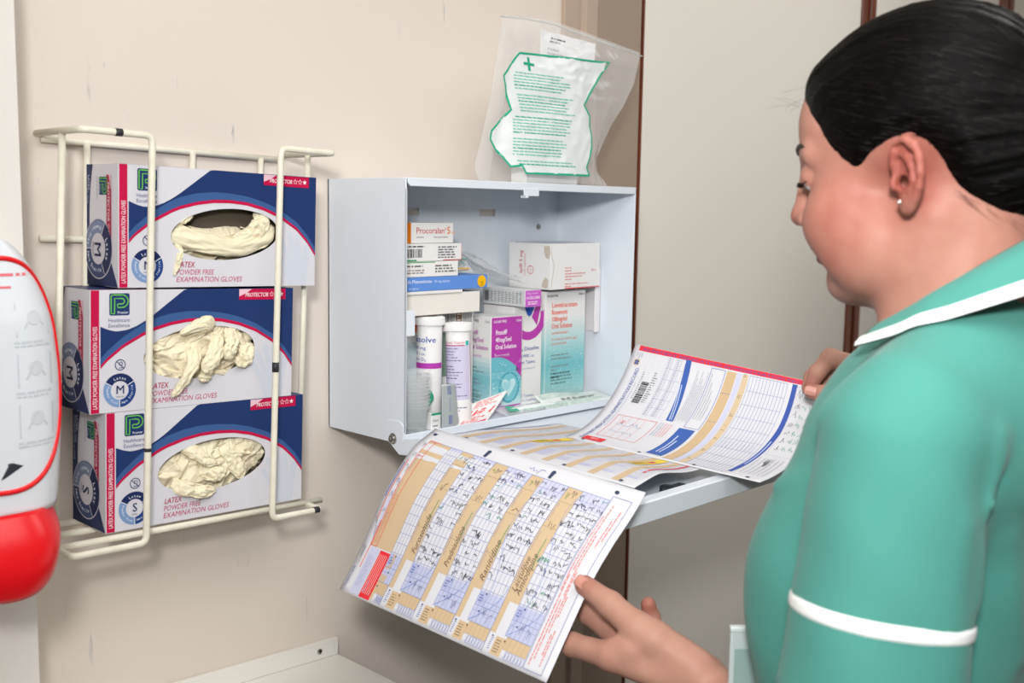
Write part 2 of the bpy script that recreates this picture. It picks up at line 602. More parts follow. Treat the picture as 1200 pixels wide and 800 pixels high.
# the flap: a shallow tray hinged at the cabinet's lower front edge, sagging a little
FY0, FY1 = -140.0, -521.0
FS = 0.1025                                    # slope of the flap
def fz(y): return -3.2 + (y + 172.2) * FS          # height of the tray floor
flap = MB()
def fbox(mb, x0, x1, ya, yb, lo, hi):
    vs = [(x, y, fz(y) + h) for h in (lo, hi) for y in (ya, yb) for x in (x0, x1)]
    mb.add(vs, [(0, 2, 3, 1), (4, 5, 7, 6), (0, 1, 5, 4), (2, 6, 7, 3), (0, 4, 6, 2), (1, 3, 7, 5)])
fbox(flap, 1, CW - 1, FY0, FY1, 0, 2)
fl = flap.build('flap', CABM, cab, bevel=0.6)
b = MB(); fbox(b, 1, CW - 1, FY1 - 1.6, FY1, -1, 23); fbox(b, 1, CW - 1, FY1, FY1 + 14, 21.4, 23); b.build('front_rim', CABM, fl, bevel=0.8)
for sx in (-1.4, CW - 0.8):
    b = MB()
    pts = [(-CD + 34, 30), (-CD + 34, 2)] + [(-CD + 10, -14), (-CD - 30, fz(-CD - 30) - 4), (FY1, fz(FY1) - 1), (FY1, fz(FY1) + 22),
           (-CD - 30, fz(-CD - 30) + 20), (-CD + 3, 8), (-CD + 1, 14), (-CD + 2, 26), (-CD + 9, 31)]
    b.prism([(y, z) for y, z in pts], sx, sx + 2.2, 'x')
    b.build('side_rim', CABM, fl, bevel=0.5)
b = MB()
b.lathe([(7.5, 0), (7.5, 1.2), (6.0, 1.6), (6.0, 3.2), (4.6, 4.4), (2.2, 4.4), (2.0, 3.2), (0.01, 3.2)], (-1.4, -CD + 22, 6), 20, 0, Matrix.Rotation(math.radians(-90), 3, 'Y'))
b.build('pivot_screw', STEEL, fl, smooth='auto')
LOCKM = mat('lock_metal', '5d646a', 0.3, metal=0.9)
b = MB()
b.lathe([(12.5, -1), (12.5, 3.5), (9.5, 5), (9.5, 16), (7, 17), (0.01, 17)], (146, FY1 + 34, fz(FY1 + 34)), 20)
b.box(138, 178, FY1 + 29, FY1 + 39, fz(FY1 + 34) + 12, fz(FY1 + 34) + 14.5)
b.lathe([(11, 0), (11, -14), (9, -17), (0.01, -17)], (146, FY1 + 34, fz(FY1 + 34)), 20)
b.build('lock', LOCKM, fl, smooth='auto')
# ---------------------------------------------------------------- wire rack with glove boxes
WIRE = mat('cream_plastic_coated_wire', 'ebe7d6', 0.4, bump=(500, 0.15, 2), tint=(60, 'd6d0b6', 0.5))
CHIP = mat('chipped_steel', '2b2a30', 0.5)
RT = tilt(-230, 150, 1.65)
rack = thing('wire_rack', 'cream wire glove box rack screwed to the cream wall', 'rack', (-235, -5, -80))
YF, YM, WR = -118, -66, 3.9
def wire(name, path, r=WR, fil=9, chips=()):
    b = MB(); b.X = RT
    b.tube(fillet(path, fil), r, 10)
    o = b.build(name, WIRE, rack, smooth=True)
    for c0, c1 in chips:
        b = MB(); b.X = RT
        b.tube([c0, c1], r + 0.35, 10)
        k = b.build('paint_chip', CHIP, o, smooth=True)
        k['label'] = 'dark chip in the cream coating'
    return o
ZT, ZB = 382, -74
XL, XR = -406, -82
wire('side_loop', [(XL + 1, -1, ZT), (XL + 1, YF, ZT), (-327, YF, ZT), (-333, YF, ZB), (-419, YF, ZB), (-419, -2, ZB)],
     chips=[((-370, YF, ZT), (-362, YF, ZT)), ((-331.6, YF, 35), (-331.65, YF, 31))])
wire('side_loop', [(XR, -1, ZT), (XR, YF, ZT), (-161, YF, ZT), (-166, YF, ZB), (-92, YF, ZB), (-92, -2, ZB)],
     chips=[((-164.2, YF, 122), (-164.2, YF, 110)), ((-104, YF, ZB + 0.5), (-96, YF, ZB + 0.5))])
for x, xb in ((XL + 2, -414), (XR - 3, -92)):
    wire('side_upright', [(x, YM, ZT - 2), (xb, YM, ZB + 2)], fil=1)
wire('back_rail', [(XL + 4, -6, ZT - 6), (XR - 2, -6, ZT - 6)])
wire('back_rail', [(XL + 2, -6, 265), (XR - 2, -6, 265)])
wire('back_rail', [(XL, -6, 98), (XR - 4, -6, 98)])
wire('back_rail', [(-418, -6, ZB + 6), (-96, -6, ZB + 6)])
for x in (-350, -216, -118):
    wire('back_upright', [(x, -8, ZT - 6), (x - 6, -8, ZB + 6)])
wire('tray_rail', [(-420, -88, ZB + 3), (-70, -88, ZB + 3)])
wire('tray_rail', [(-418, -40, ZB + 3), (-94, -40, ZB + 3)])

BW, BH, BD = 264.0, 137.5, 84.0
NAVY, NAVY2, RED, GREY_HAND = '1d3569', '3a5c92', 'c20a46', 'ced3de'
CARD_W = mat('white_carton', 'd8d7de', 0.42, spec=0.4)
CARD_NAVY = mat('navy_carton', '1d3569', 0.42)
CARD_IN = mat('grey_board', '5a5044', 0.9)
LATEX = mat('cream_latex', 'efe4c6', 0.5, sss=0.1, bump=(240, 0.25, 3))
HOLE = (136.0, 62.5, 73.0, 30.5)
def red_y(x, top=0):
    pts = [(2, 41), (12.8, 52.4), (19.2, 59.5), (38.9, 74.4), (64.3, 87.8), (74.7, 91.9), (95.8, 97.6), (117.5, 100.9), (139.7, 101.6), (162.6, 99.9),
           (186.1, 94.9), (210.4, 86), (235.4, 71.3), (251, 56.5), (264, 39.5)]
    for a, c in zip(pts, pts[1:]):
        if a[0] <= x <= c[0]:
            t = (x - a[0]) / (c[0] - a[0])
            return a[1] + (c[1] - a[1]) * t
    return pts[0][1] if x < 2 else pts[-1][1]
def blob_y(x):
    pts = [(12, 97), (14.1, 96), (21.9, 92.9), (30.8, 90.9), (43.8, 92.5), (54, 96.3), (64.2, 101.6), (74.5, 108.3), (95.5, 123.8), (114.8, 138)]
    for a, c in zip(pts, pts[1:]):
        if a[0] <= x <= c[0]:
            t = (x - a[0]) / (c[0] - a[0])
            return a[1] + (c[1] - a[1]) * t
    return BH
def hand_shape(i, ox, oy, k, col, layer):
    i.poly([(ox + k * x, oy + k * y) for x, y in [(17, 0), (44, 0), (47, 14), (46, 30), (36, 38), (16, 34), (6, 28), (10, 14)]], col, layer)
    for (x0, y0, x1, y1, w) in [(9, 28, -2, 47, 8), (18, 33, 5, 60, 8.5), (26, 36, 17, 68, 9), (33, 36, 30, 65, 9), (41, 20, 46, 50, 11)]:
        d = math.hypot(x1 - x0, y1 - y0); nx, ny = -(y1 - y0) / d * w / 2, (x1 - x0) / d * w / 2
        pts = [(x0 + nx, y0 + ny)]
        for a in range(9):
            t = math.pi * a / 8
            pts.append((x1 + nx * math.cos(t) + (x1 - x0) / d * w / 2 * math.sin(t), y1 + ny * math.cos(t) + (y1 - y0) / d * w / 2 * math.sin(t)))
        pts.append((x0 - nx, y0 - ny))
        i.poly([(ox + k * x, oy + k * y) for x, y in pts], col, layer + 0.3 + 0.1 * x0 / 9)
def star(i, cx, cy, r, col, layer, solid):
    P = [(cx + (r if q % 2 == 0 else r * 0.45) * math.sin(math.pi * q / 5), cy + (r if q % 2 == 0 else r * 0.45) * math.cos(math.pi * q / 5)) for q in range(10)]
    i.poly(P, col, layer) if solid else i.line(P, 0.55, col, layer, closed=True)
def logo(i, x, y, s, layer=2, rot=0):
    """Rounded navy square with a double outlined green P."""
    c, sn = math.cos(math.radians(rot)), math.sin(math.radians(rot))
    T = lambda pts: [(x + (px * c - py * sn) * s, y + (px * sn + py * c) * s) for px, py in pts]
    sq = []
    for cx, cy, a0 in ((0.9, 0.92, 0), (0.1, 0.92, 90), (0.1, 0.08, 180), (0.9, 0.08, 270)):
        sq += [(cx + 0.08 * math.cos(math.radians(a0 + q * 30)), cy + 0.08 * math.sin(math.radians(a0 + q * 30))) for q in range(4)]
    i.poly(T(sq), NAVY, layer)
    P1 = [(0.28, 0.08), (0.1, 0.08), (0.1, 0.9), (0.2, 0.93), (0.62, 0.93)] + [(0.62 + 0.29 * math.sin(a), 0.645 + 0.285 * math.cos(a)) for a in np.linspace(0.2, 3.0, 9)] + [(0.62, 0.36), (0.42, 0.36), (0.4, 0.5), (0.45, 0.52), (0.6, 0.52)] + \
         [(0.6 + 0.13 * math.sin(a), 0.64 + 0.125 * math.cos(a)) for a in np.linspace(3.0, 0.2, 7)] + [(0.6, 0.77), (0.27, 0.77), (0.26, 0.1)]
    i.line(T(P1), 0.055 * s, '6cc24a', layer + 1)
    xx, yy = T([(0.40, 0.08)])[0]
    i.text('Premier', xx, yy, 0.155 * s, 'e8eef6', layer + 2, rot=rot, bold=0.01)
def badge(i, cx, cy, r, letter, word, rot=0, k=1.0, shaded=False):
    C = ('1a2a5c', '1f4283', '7d9bc6') if not shaded else ('1d2750', '3d4a70', '7d89a6')  # second set: the same badge in shaded tones
    r0 = r * 0.55
    i.arc(cx, cy, r0, r, 30 + rot, 150 + rot, C[0], 2, k=k)
    i.arc(cx, cy, r0, r, 150 + rot, 270 + rot, C[2], 2, k=k)
    i.arc(cx, cy, r0, r, 270 + rot, 390 + rot, C[1], 2, k=k)
    for a in (30, 150, 270):
        a = math.radians(a + rot)
        i.line([(cx + r0 * k * math.cos(a), cy + r0 * math.sin(a)), (cx + r * k * math.cos(a), cy + r * math.sin(a))], 0.9, 'e4e3e8', 3)
    i.text_on_arc('Latex', cx, cy, r * 0.66, r * 0.24, 90 + rot, 'e8eef6', 4, bold=0.01)
    i.text_on_arc('Powder Free', cx, cy, r * 0.68, r * 0.2, 210 + rot, 'e8eef6', 4, outward=False, adv=0.55, bold=0.01)
    i.text_on_arc('Non Sterile', cx, cy, r * 0.68, r * 0.2, 330 + rot, 'e8eef6', 4, outward=False, adv=0.55, bold=0.01)
    a = math.radians(rot)
    s = r * 0.72
    i.text(letter, cx + 0.28 * s * math.sin(a) + 0.06 * s * math.sin(a), cy - 0.28 * s * math.cos(a), s, C[0], 4, align='c', rot=rot, bold=0.012)
    i.text(word, cx + r * 0.4 * math.sin(a), cy - r * 0.42 * math.cos(a), r * 0.13, C[0], 4, align='c', rot=rot)

def glove_box(x, z, letter, word, label, yoff=0.0, tdeg=0.0):
    X = Matrix.Translation((x, -89 + yoff, z)) @ Matrix.Rotation(math.radians(1.65 + tdeg), 4, 'Y')
    bx = thing('glove_box', label, 'carton', tuple(X @ Vector((BW / 2, BD / 2, 0))), 'glove boxes in the wire rack')
    b = MB(); b.X = X                       # local: x 0..BW, y 0 (front)..BD, z 0..BH
    cx, cz, rx, rz = HOLE
    N = 64
    ell, out = [], []
    for q in range(N):
        a = 2 * math.pi * (q + 0.5) / N
        dx, dz = math.cos(a), math.sin(a)
        ell.append((cx + rx * dx, cz + rz * dz + 0.06 * rx * dx))
        ts = []
        if dx > 1e-9: ts.append((BW - cx) / dx)
        if dx < -1e-9: ts.append(-cx / dx)
        if dz > 1e-9: ts.append((BH - cz) / dz)
        if dz < -1e-9: ts.append(-cz / dz)
        t = min(ts)
        out.append((cx + t * dx, cz + t * dz))
    for cn in ((0, 0), (BW, 0), (BW, BH), (0, BH)):      # snap the nearest ring point onto each corner
        j = min(range(N), key=lambda q: (out[q][0] - cn[0]) ** 2 + (out[q][1] - cn[1]) ** 2)
        out[j] = cn
    vs = [(p[0], 0, p[1]) for p in ell] + [(p[0], 0, p[1]) for p in out] + [(p[0], 1.2, p[1]) for p in ell]
    b.add(vs, [(q, (q + 1) % N, N + (q + 1) % N, N + q) for q in range(N)] + [(q, 2 * N + q, 2 * N + (q + 1) % N, (q + 1) % N) for q in range(N)], 0)
    b.add([(0, 0, 0), (BW, 0, 0), (BW, BD, 0), (0, BD, 0), (0, 0, BH), (BW, 0, BH), (BW, BD, BH), (0, BD, BH)],
          [(0, 1, 2, 3), (2, 3, 7, 6)], 0)
    b.add([(0, 0, BH), (BW, 0, BH), (BW, BD, BH), (0, BD, BH)], [(0, 1, 2, 3)], 1)
    b.add([(0, 0, 0), (0, BD, 0), (0, BD, BH), (0, 0, BH)], [(0, 1, 2, 3)], 0)
    b.add([(BW, 0, 0), (BW, BD, 0), (BW, BD, BH), (BW, 0, BH)], [(0, 1, 2, 3)], 0)
    b.add([(2, 22, 2), (BW - 2, 22, 2), (BW - 2, 22, BH - 2), (2, 22, BH - 2)], [(0, 1, 2, 3)], 2)
    b.build('carton_body', [CARD_W, CARD_NAVY, CARD_IN], bx, fix=False)
    # print on the front
    i = Ink()
    xs = [12 + (BW - 12) * q / 60 for q in range(61)]
    def mid_y(x): return min(red_y(x) + 7.0 + 3.5 * math.exp(-((x - 80) / 60) ** 2), BH)
    i.strip([(x, min(red_y(x) + 1.5, blob_y(x))) for x in xs], [(x, blob_y(x)) for x in xs], NAVY, 1)
    i.strip([(x, min(red_y(x) + 1.5, blob_y(x) - 0.2)) for x in xs], [(x, min(mid_y(x) + 1.5, blob_y(x))) for x in xs], NAVY2, 2)
    i.strip([(x, red_y(x) - 1.8) for x in xs], [(x, min(red_y(x) + 2.0, blob_y(x))) for x in xs], RED, 3)
    i.rect(1, 0.4, 10.6, BH - 0.4, RED, 1)
    i.text('LATEX POWDER FREE EXAMINATION GLOVES', 8.2, 5, 7.2, 'f0dfe6', 3, width=92, rot=90, bold=0.008)
    logo(i, 21.7, 109, 24.6)
    i.text('Healthcare', 20.8, 101.6, 6.2, '5d6a92', 3, width=25)
    i.text('Excellence', 20.8, 95.6, 6.2, '5d6a92', 3, width=25)
    i.arc(35, 53.2, 5.4, 6.4, 0, 360, NAVY, 2, 28)
    i.line([(30.5, 57.5), (39.5, 49)], 0.9, NAVY, 3)
    i.arc(35.5, 54.5, 1.6, 2.4, -60, 240, NAVY, 3, 12); i.line([(36.5, 52.5), (38.3, 49.8), (33, 49.8)], 0.8, NAVY, 3)
    badge(i, 34.4, 24.4, 19.2, letter, word)
    i.text('LATEX', 71, 23.2, 9.4, 'b5204f', 3, width=23, shear=0.2, bold=0.012)
    i.text('POWDER FREE', 70, 14.6, 8.8, 'c04a70', 3, width=49, shear=0.2)
    i.text('EXAMINATION GLOVES', 69.4, 6.2, 8.8, 'c04a70', 3, width=88, shear=0.2)
    i.poly([(186, BH - 0.6), (252.5, BH - 0.6), (252.5, 123.6), (186, 124)], RED, 4)
    i.poly([(186, BH - 0.6), (204, BH - 0.6), (196, 132), (186, 128)], 'e9c3d0', 5)
    i.text('PROTECTOR', 194, 127.4, 7.2, 'f6e9ee', 6, width=33, shear=0.25, bold=0.02)
    for q in range(3):
        star(i, 232 + q * 7, 130.3, 3.3, 'f6e9ee', 6, q == 2)
    hand_shape(i, 209, 1.2, 0.92, GREY_HAND, 1)
    fm = lambda px, py, l: X @ Vector((px, -0.16 * l, py))
    i.build('front_print', bx, fm)
    # print on the left end, tones greyed as on a shaded side (u runs from the back edge to the front edge)
    i = Ink()
    vs_ = [BH * q / 40 for q in range(41)]
    def edge(v): return 13.5 + 17 * ((v / BH - 0.58) * 1.72) ** 2 + (max(0, 0.35 - v / BH) * 62)
    i.strip([(0.3, v) for v in vs_], [(min(edge(v), BD - 1), v) for v in vs_], '2a345e', 1)
    i.poly([(0.3, 0.3), (BD - 1, 0.3), (BD - 6, 9), (BD - 22, 36), (30, 44), (0.3, 44)], '2a345e', 1)
    logo(i, 38, BH - 14, 21, 2, rot=-90)
    i.text('Healthcare Excellence', 32.5, BH - 14, 4.2, '8b91a6', 3, width=26, rot=-90)
    i.poly([(56, BH - 12), (68, BH - 13), (68, BH - 92), (56, BH - 92)], 'b3294f', 2)
    i.poly([(62, BH - 12.5), (68, BH - 13), (68, BH - 30)], 'e0b9c6', 3)
    i.text('PROTECTOR', 59.5, BH - 20, 7, 'ead6dd', 4, width=44, rot=-90, shear=0.2, bold=0.015)
    for q in range(3):
        star(i, 62, BH - 70 - q * 7.5, 3, 'f0e2e7', 4, q == 2)
    i.text('LATEX', 11, BH - 12, 6, 'c8cddc', 3, rot=-90, bold=0.015)
    i.text('POWDER FREE', 7.5, BH - 12, 5, 'aab2c8', 3, rot=-90)
    i.text('EXAMINATION GLOVES', 3.6, BH - 12, 5, 'aab2c8', 3, rot=-90)
    i.disc(36, 42, 34.6, 'c9c6cf', 2, 40)
    i.disc(36, 42, 33.2, '2a345e', 3, 40)
    i.disc(36, 42, 18.2, 'cfcbd2', 4, 32)
    j = Ink(); badge(j, 36, 42, 32.5, letter, word, rot=-90, shaded=True)
    for vx, fsx in ((j, None),):
        base = len(i.v)
        i.v.extend((a, c, l + 3) for a, c, l in j.v)
        for f, c in zip(j.f, j.c):
            col = j.cols[c]
            if col not in i.cols: i.cols.append(col)
            i.f.append(tuple(q + base for q in f)); i.c.append(i.cols.index(col))
    fm = lambda px, py, l: X @ Vector((-0.16 * l, BD - px, py))
    i.build('end_print', bx, fm)
    # red lip along the top front edge
    b = MB(); b.X = X
    b.add([(0.5, 0.3, BH + 0.15), (85, 0.3, BH + 0.15), (85, 3.0, BH + 0.15), (0.5, 3.0, BH + 0.15)], [(0, 1, 2, 3)])
    b.build('top_edge_print', ink('d8406c'), bx, fix=False)
    return bx, X

gb1 = glove_box(-350, 217, 'M', 'MEDIUM', 'top glove box in the rack with a half empty oval opening', tdeg=-0.1)
gb2 = glove_box(-387, 78.5, 'M', 'MEDIUM', 'middle glove box in the rack, shifted left, gloves bulging from its opening', tdeg=0.1)
gb3 = glove_box(-373, -60, 'S', 'SMALL', 'bottom glove box in the rack, marked S for small')

# gloves: a crumpled wad filling each opening, and single gloves that hang out of it
def wad(X, seed, depth, lo=-1.0, hi=1.0):
    rnd = random.Random(seed)
    cx, cz, rx, rz = HOLE
    off = Vector((seed * 7.3, seed * 3.1, 1.7))
    b = MB(); b.X = X
    NU, NV = 150, 72
    def fn(u, v):
        x = (u * 2 - 1) * (rx + 5)
        z = (v * 2 - 1) * (rz + 5)
        if hi < 1.0:
            top = (hi * rz) + 7 * noise.noise(Vector((x * 0.035, seed, 0)))
            zz = -rz - 5 + (v) * (top + rz + 5)
            z = zz
        q = Vector((x * 0.03, z * 0.045, 0)) + off
        w = Vector((noise.noise(q), noise.noise(q + Vector((9, 2, 5))), 0)) * 0.9
        h = 0
        for k, amp in ((1.0, 6.0), (2.1, 3.0)):
            n = noise.noise((q + w) * k + off * k)
            h += amp * (1 - 2.2 * abs(n))
        for k, amp in ((0.9, 5.0), (2.2, 2.4)):
            dd, pp = noise.voronoi((q + w * 0.6) * k + off)
            g = Vector((math.sin(pp[0].x * 91.7 + pp[0].y * 37.1), math.cos(pp[0].y * 57.3 + pp[0].x * 11.9), 0))
            h += amp * (g.dot(((q + w * 0.6) * k + off) - pp[0]) * 1.5 - 1.1 * max(0.0, 0.28 - (dd[1] - dd[0])))
        r2 = (x / (rx + 5)) ** 2 + (z / (rz + 5)) ** 2
        dome = 8 * max(0.0, 1 - r2)
        y = depth - h * 0.75 - dome + (8 if r2 > 0.95 else 0)
        if hi < 1.0 and v > 0.8:
            y += (v - 0.8) * 60
        return (cx + x, max(y, -6.0), cz + z + 0.06 * x)
    b.grid(fn, NU, NV)
    return b.build('latex_glove_wad', LATEX, smooth=True)
def lobe(X, pts, widths, seed, name='latex_glove', thick=1.2, bulge=4.0, roll=0.0):
    """A folded glove finger or cuff: a creased tongue along a local path (x, y, z); y < 0 is out of the box."""
    rnd = random.Random(seed)
    P = [Vector(p) for p in pts]
    n = 18
    b = MB(); b.X = X
    def at(t):
        k = t * (len(P) - 1); i0 = min(int(k), len(P) - 2); f = k - i0
        a, c = P[i0], P[i0 + 1]
        p0 = P[max(i0 - 1, 0)]; p3 = P[min(i0 + 2, len(P) - 1)]
        return 0.5 * ((2 * a) + (-p0 + c) * f + (2 * p0 - 5 * a + 4 * c - p3) * f * f + (-p0 + 3 * a - 3 * c + p3) * f ** 3), \
               widths[i0] + (widths[i0 + 1] - widths[i0]) * f
    def fn(u, v):
        c, w = at(u)
        c2, _ = at(min(u + 0.02, 1)); c1, _ = at(max(u - 0.02, 0))
        t = (c2 - c1).normalized()
        side = t.cross(Vector((0, -1, 0))).normalized()
        out = side.cross(t).normalized()
        if out.y > 0: out = -out
        end = math.sqrt(max(0.0, 1 - max(0, (u - 0.72) / 0.28) ** 2)) * 0.92 + 0.08
        a = (v - 0.5) * math.pi
        q = Vector((u * 3, v * 2.2, seed * 1.3))
        cr = abs(noise.noise(q * 1.7)) * 6 + abs(noise.noise(q * 3.7)) * 3.2 + abs(noise.noise(q * 8)) * 1.4
        return c + side * (math.sin(a) * w * 0.70 * end * (1 + 0.22 * noise.noise(Vector((u * 6, seed, v))))) + out * (math.cos(a) * bulge * 0.62 * end - cr * end + roll * math.sin(a) * w)
    b.grid(fn, n * 3, 28)
    return b.build(name, LATEX, smooth=True, solid=thick)
G = 'latex gloves showing in the box openings'
w1 = wad(gb1[1], 3, 20, hi=0.28); tag(w1, 'sagging folds of cream latex gloves low in the top box opening', 'gloves', kind='stuff')
w2 = wad(gb2[1], 5, 9); tag(w2, 'crumpled cream latex gloves filling the middle box opening', 'gloves', kind='stuff')
w3 = wad(gb3[1], 8, 12); tag(w3, 'flat creased cream latex gloves filling the bottom box opening', 'gloves', kind='stuff')
def G_(o, label):
    tag(o, label, 'glove', G)
X1, X2, X3 = gb1[1], gb2[1], gb3[1]
G_(lobe(X1, [(66, 10, 62), (100, 2, 54), (145, 0, 48), (190, 4, 60), (206, 10, 74)], [17, 17, 17, 17, 10], 1, bulge=9), 'cream latex glove slung in a bow across the top box opening')
G_(lobe(X1, [(76, 6, 50), (74, -2, 36), (71, -3, 26), (67, -2.5, 14)], [7, 5, 4, 2.5], 2, bulge=4), 'thin cream glove finger hanging out at the left of the top box opening')
G_(lobe(X1, [(160, 12, 52), (178, 3, 66), (186, 3, 80), (180, 10, 90)], [14, 18, 16, 8], 3, bulge=8), 'cream glove cuff standing up at the right of the top box opening')
G_(lobe(X1, [(70, 12, 66), (78, 3, 78), (92, 4, 84)], [8, 9, 7], 4, bulge=6), 'small cream glove fold at the upper left of the top box opening')
G_(lobe(X2, [(110, 10, 74), (128, -4, 88), (140, -10, 98), (128, -12, 96), (104, -8, 86)], [12, 13, 12, 11, 7], 11, bulge=8), 'cream glove folded over the top rim of the middle box opening')
G_(lobe(X2, [(128, 4, 72), (122, -10, 54), (112, -12, 36), (104, -7, 22), (97, -3, 12)], [16, 12, 9, 7, 5], 12, bulge=7), 'cream glove finger hanging down out of the middle box opening')
G_(lobe(X2, [(158, 2, 82), (148, -14, 64), (138, -16, 48), (142, -10, 38)], [12, 15, 15, 8], 13, bulge=9), 'thick cream glove fold at the centre of the middle box opening')
G_(lobe(X2, [(176, 2, 88), (172, -10, 74), (168, -10, 60), (172, -5, 52)], [12, 13, 11, 6], 14, bulge=7), 'pointed cream glove fold right of centre in the middle box opening')
G_(lobe(X2, [(150, 2, 40), (138, -9, 34), (128, -9, 33)], [8, 9, 6], 15, bulge=6), 'small cream glove fold at the bottom rim of the middle box opening')
G_(lobe(X2, [(200, 3, 70), (194, -6, 54), (180, -6, 46)], [16, 16, 8], 16, bulge=6), 'smooth cream glove back at the right of the middle box opening')
G_(lobe(X3, [(98, 6, 90), (112, -4, 78), (126, -8, 68), (136, -6, 64)], [11, 11, 9, 6], 21, bulge=6), 'cream glove fold at the upper left of the bottom box opening')
G_(lobe(X3, [(82, 4, 44), (98, -6, 38), (118, -9, 33), (134, -7, 33)], [11, 12, 11, 7], 22, bulge=7), 'long cream glove fold lying on the lower rim of the bottom box opening')
G_(lobe(X3, [(118, 3, 56), (134, -9, 52), (146, -8, 56)], [11, 13, 8], 23, bulge=8), 'rounded cream glove fold at the centre of the bottom box opening')
G_(lobe(X3, [(152, 4, 88), (160, 0, 70), (170, -1, 52), (178, 2, 40)], [14, 13, 13, 10], 24, bulge=3), 'flat cream glove strip right of centre in the bottom box opening')
# ---------------------------------------------------------------- the nurse: implicit surfaces meshed with surface nets
V3 = lambda *a: np.array(a, float)
class SDF:
    """A list of shapes blended in order; each has a bounding sphere so that far blocks skip it."""
    def __init__(self):
        self.ops = []
    def put(self, fn, c, r, k=0.0, op='u'):
        self.ops.append((fn, np.asarray(c, float), r, k, op))
        return self
    def cone(self, a, b, r1, r2, k=0.0, op='u'):
        a, b = np.asarray(a, float), np.asarray(b, float)
        ab = b - a
        L2 = ab @ ab + 1e-9
        def fn(P):
            t = np.clip((P - a) @ ab / L2, 0, 1)
            return np.linalg.norm(P - a - t[:, None] * ab, axis=1) - (r1 + (r2 - r1) * t)
        return self.put(fn, (a + b) / 2, math.sqrt(L2) / 2 + max(r1, r2), k, op)
    def chain(self, pts, rs, k=2.0):
        for i in range(len(pts) - 1):
            self.cone(pts[i], pts[i + 1], rs[i], rs[i + 1], k if i == 0 else min(k, 2.0))
        return self
    def ell(self, c, r, R=None, k=0.0, op='u'):
        c, r = np.asarray(c, float), np.asarray(r, float)
        def fn(P):
            q = P - c
            if R is not None:
                q = q @ R
            k0 = np.linalg.norm(q / r, axis=1)
            k1 = np.linalg.norm(q / (r * r), axis=1) + 1e-9
            return np.where(k0 < 1e-4, -r.min(), k0 * (k0 - 1) / k1)
        return self.put(fn, c, r.max(), k, op)
    def ev(self, P, c=None, rad=None):
        d = np.full(len(P), 1e3)
        for fn, sc, sr, k, op in self.ops:
            if c is not None and op != 'i' and np.linalg.norm(c - sc) - sr - rad > k + 14:
                continue
            e = fn(P)
            if op == 'u':
                if k > 0:
                    h = np.maximum(k - np.abs(d - e), 0) / k
                    d = np.minimum(d, e) - h * h * k / 4
                else:
                    d = np.minimum(d, e)
            else:
                e = -e if op == 's' else e
                if k > 0:
                    h = np.maximum(k - np.abs(d - e), 0) / k
                    d = np.maximum(d, e) + h * h * k / 4
                else:
                    d = np.maximum(d, e)
        return d

def surface_net(sdf, lo, hi, h, B=14):
    lo, hi = np.asarray(lo, float), np.asarray(hi, float)
    n = (np.ceil((hi - lo) / h / B).astype(int)) * B + 1
    F = np.full(n, 50.0, np.float32)
    nb = (n - 1) // B
    ci = np.stack(np.meshgrid(*[np.arange(k) for k in nb], indexing='ij'), -1).reshape(-1, 3)
    cen = lo + (ci * B + B / 2) * h
    rad = B * h * 0.87
    cd = sdf.ev(cen)
    g = np.stack(np.meshgrid(*[np.arange(B + 1)] * 3, indexing='ij'), -1).reshape(-1, 3)
    for idx, d, c in zip(ci, cd, cen):
        s = tuple(slice(i * B, i * B + B + 1) for i in idx)
        if abs(d) > rad * 1.35 + 6:
            if d < 0:
                F[s] = -50.0
            continue
    for idx, d, c in zip(ci, cd, cen):
        if abs(d) > rad * 1.35 + 6:
            continue
        s = tuple(slice(i * B, i * B + B + 1) for i in idx)
        P = lo + (g + idx * B) * h
        F[s] = sdf.ev(P, c, rad).reshape(B + 1, B + 1, B + 1)
    ins = F < 0
    cnt = np.zeros(np.array(n) - 1, np.int8)
    offs = [(i, j, k) for i in (0, 1) for j in (0, 1) for k in (0, 1)]
    sl = lambda o: tuple(slice(o[a], n[a] - 1 + o[a]) for a in range(3))
    for o in offs:
        cnt += ins[sl(o)]
    act = np.argwhere((cnt > 0) & (cnt < 8))
    vals = np.stack([F[act[:, 0] + o[0], act[:, 1] + o[1], act[:, 2] + o[2]] for o in offs], 1)
    acc = np.zeros((len(act), 3)); num = np.zeros(len(act))
    O = np.array(offs, float)
    for a in range(8):
        for b in range(a + 1, 8):
            if abs(O[a] - O[b]).sum() == 1:
                va, vb = vals[:, a], vals[:, b]
                m = (va < 0) != (vb < 0)
                t = np.where(m, va / np.where(m, va - vb, 1), 0)
                acc += np.where(m[:, None], O[a] + (O[b] - O[a]) * t[:, None], 0)
                num += m
    V = lo + (act + acc / num[:, None]) * h
    ID = np.full(np.array(n) - 1, -1, np.int32)
    ID[act[:, 0], act[:, 1], act[:, 2]] = np.arange(len(act))
    faces = []
    for ax in range(3):
        o1, o2 = [(1, 2), (2, 0), (0, 1)][ax]
        A = [slice(1, n[a] - 1) for a in range(3)]
        A[ax] = slice(0, n[ax] - 1)
        Bs = list(A); Bs[ax] = slice(1, n[ax])
        a, b = ins[tuple(A)], ins[tuple(Bs)]
        for flip, m in ((False, a & ~b), (True, ~a & b)):
            q = np.argwhere(m)
            if not len(q):
                continue
            q += [0 if x == ax else 1 for x in range(3)]
            e1 = np.zeros(3, int); e1[o1] = 1
            e2 = np.zeros(3, int); e2[o2] = 1
            get = lambda z: ID[z[:, 0], z[:, 1], z[:, 2]]
            f = np.stack([get(q - e1 - e2), get(q - e2), get(q), get(q - e1)], 1)
            faces.append(f[:, ::-1] if flip else f)
    Fc = np.concatenate(faces)
    Fc = Fc[(Fc >= 0).all(1)]
    return V, Fc

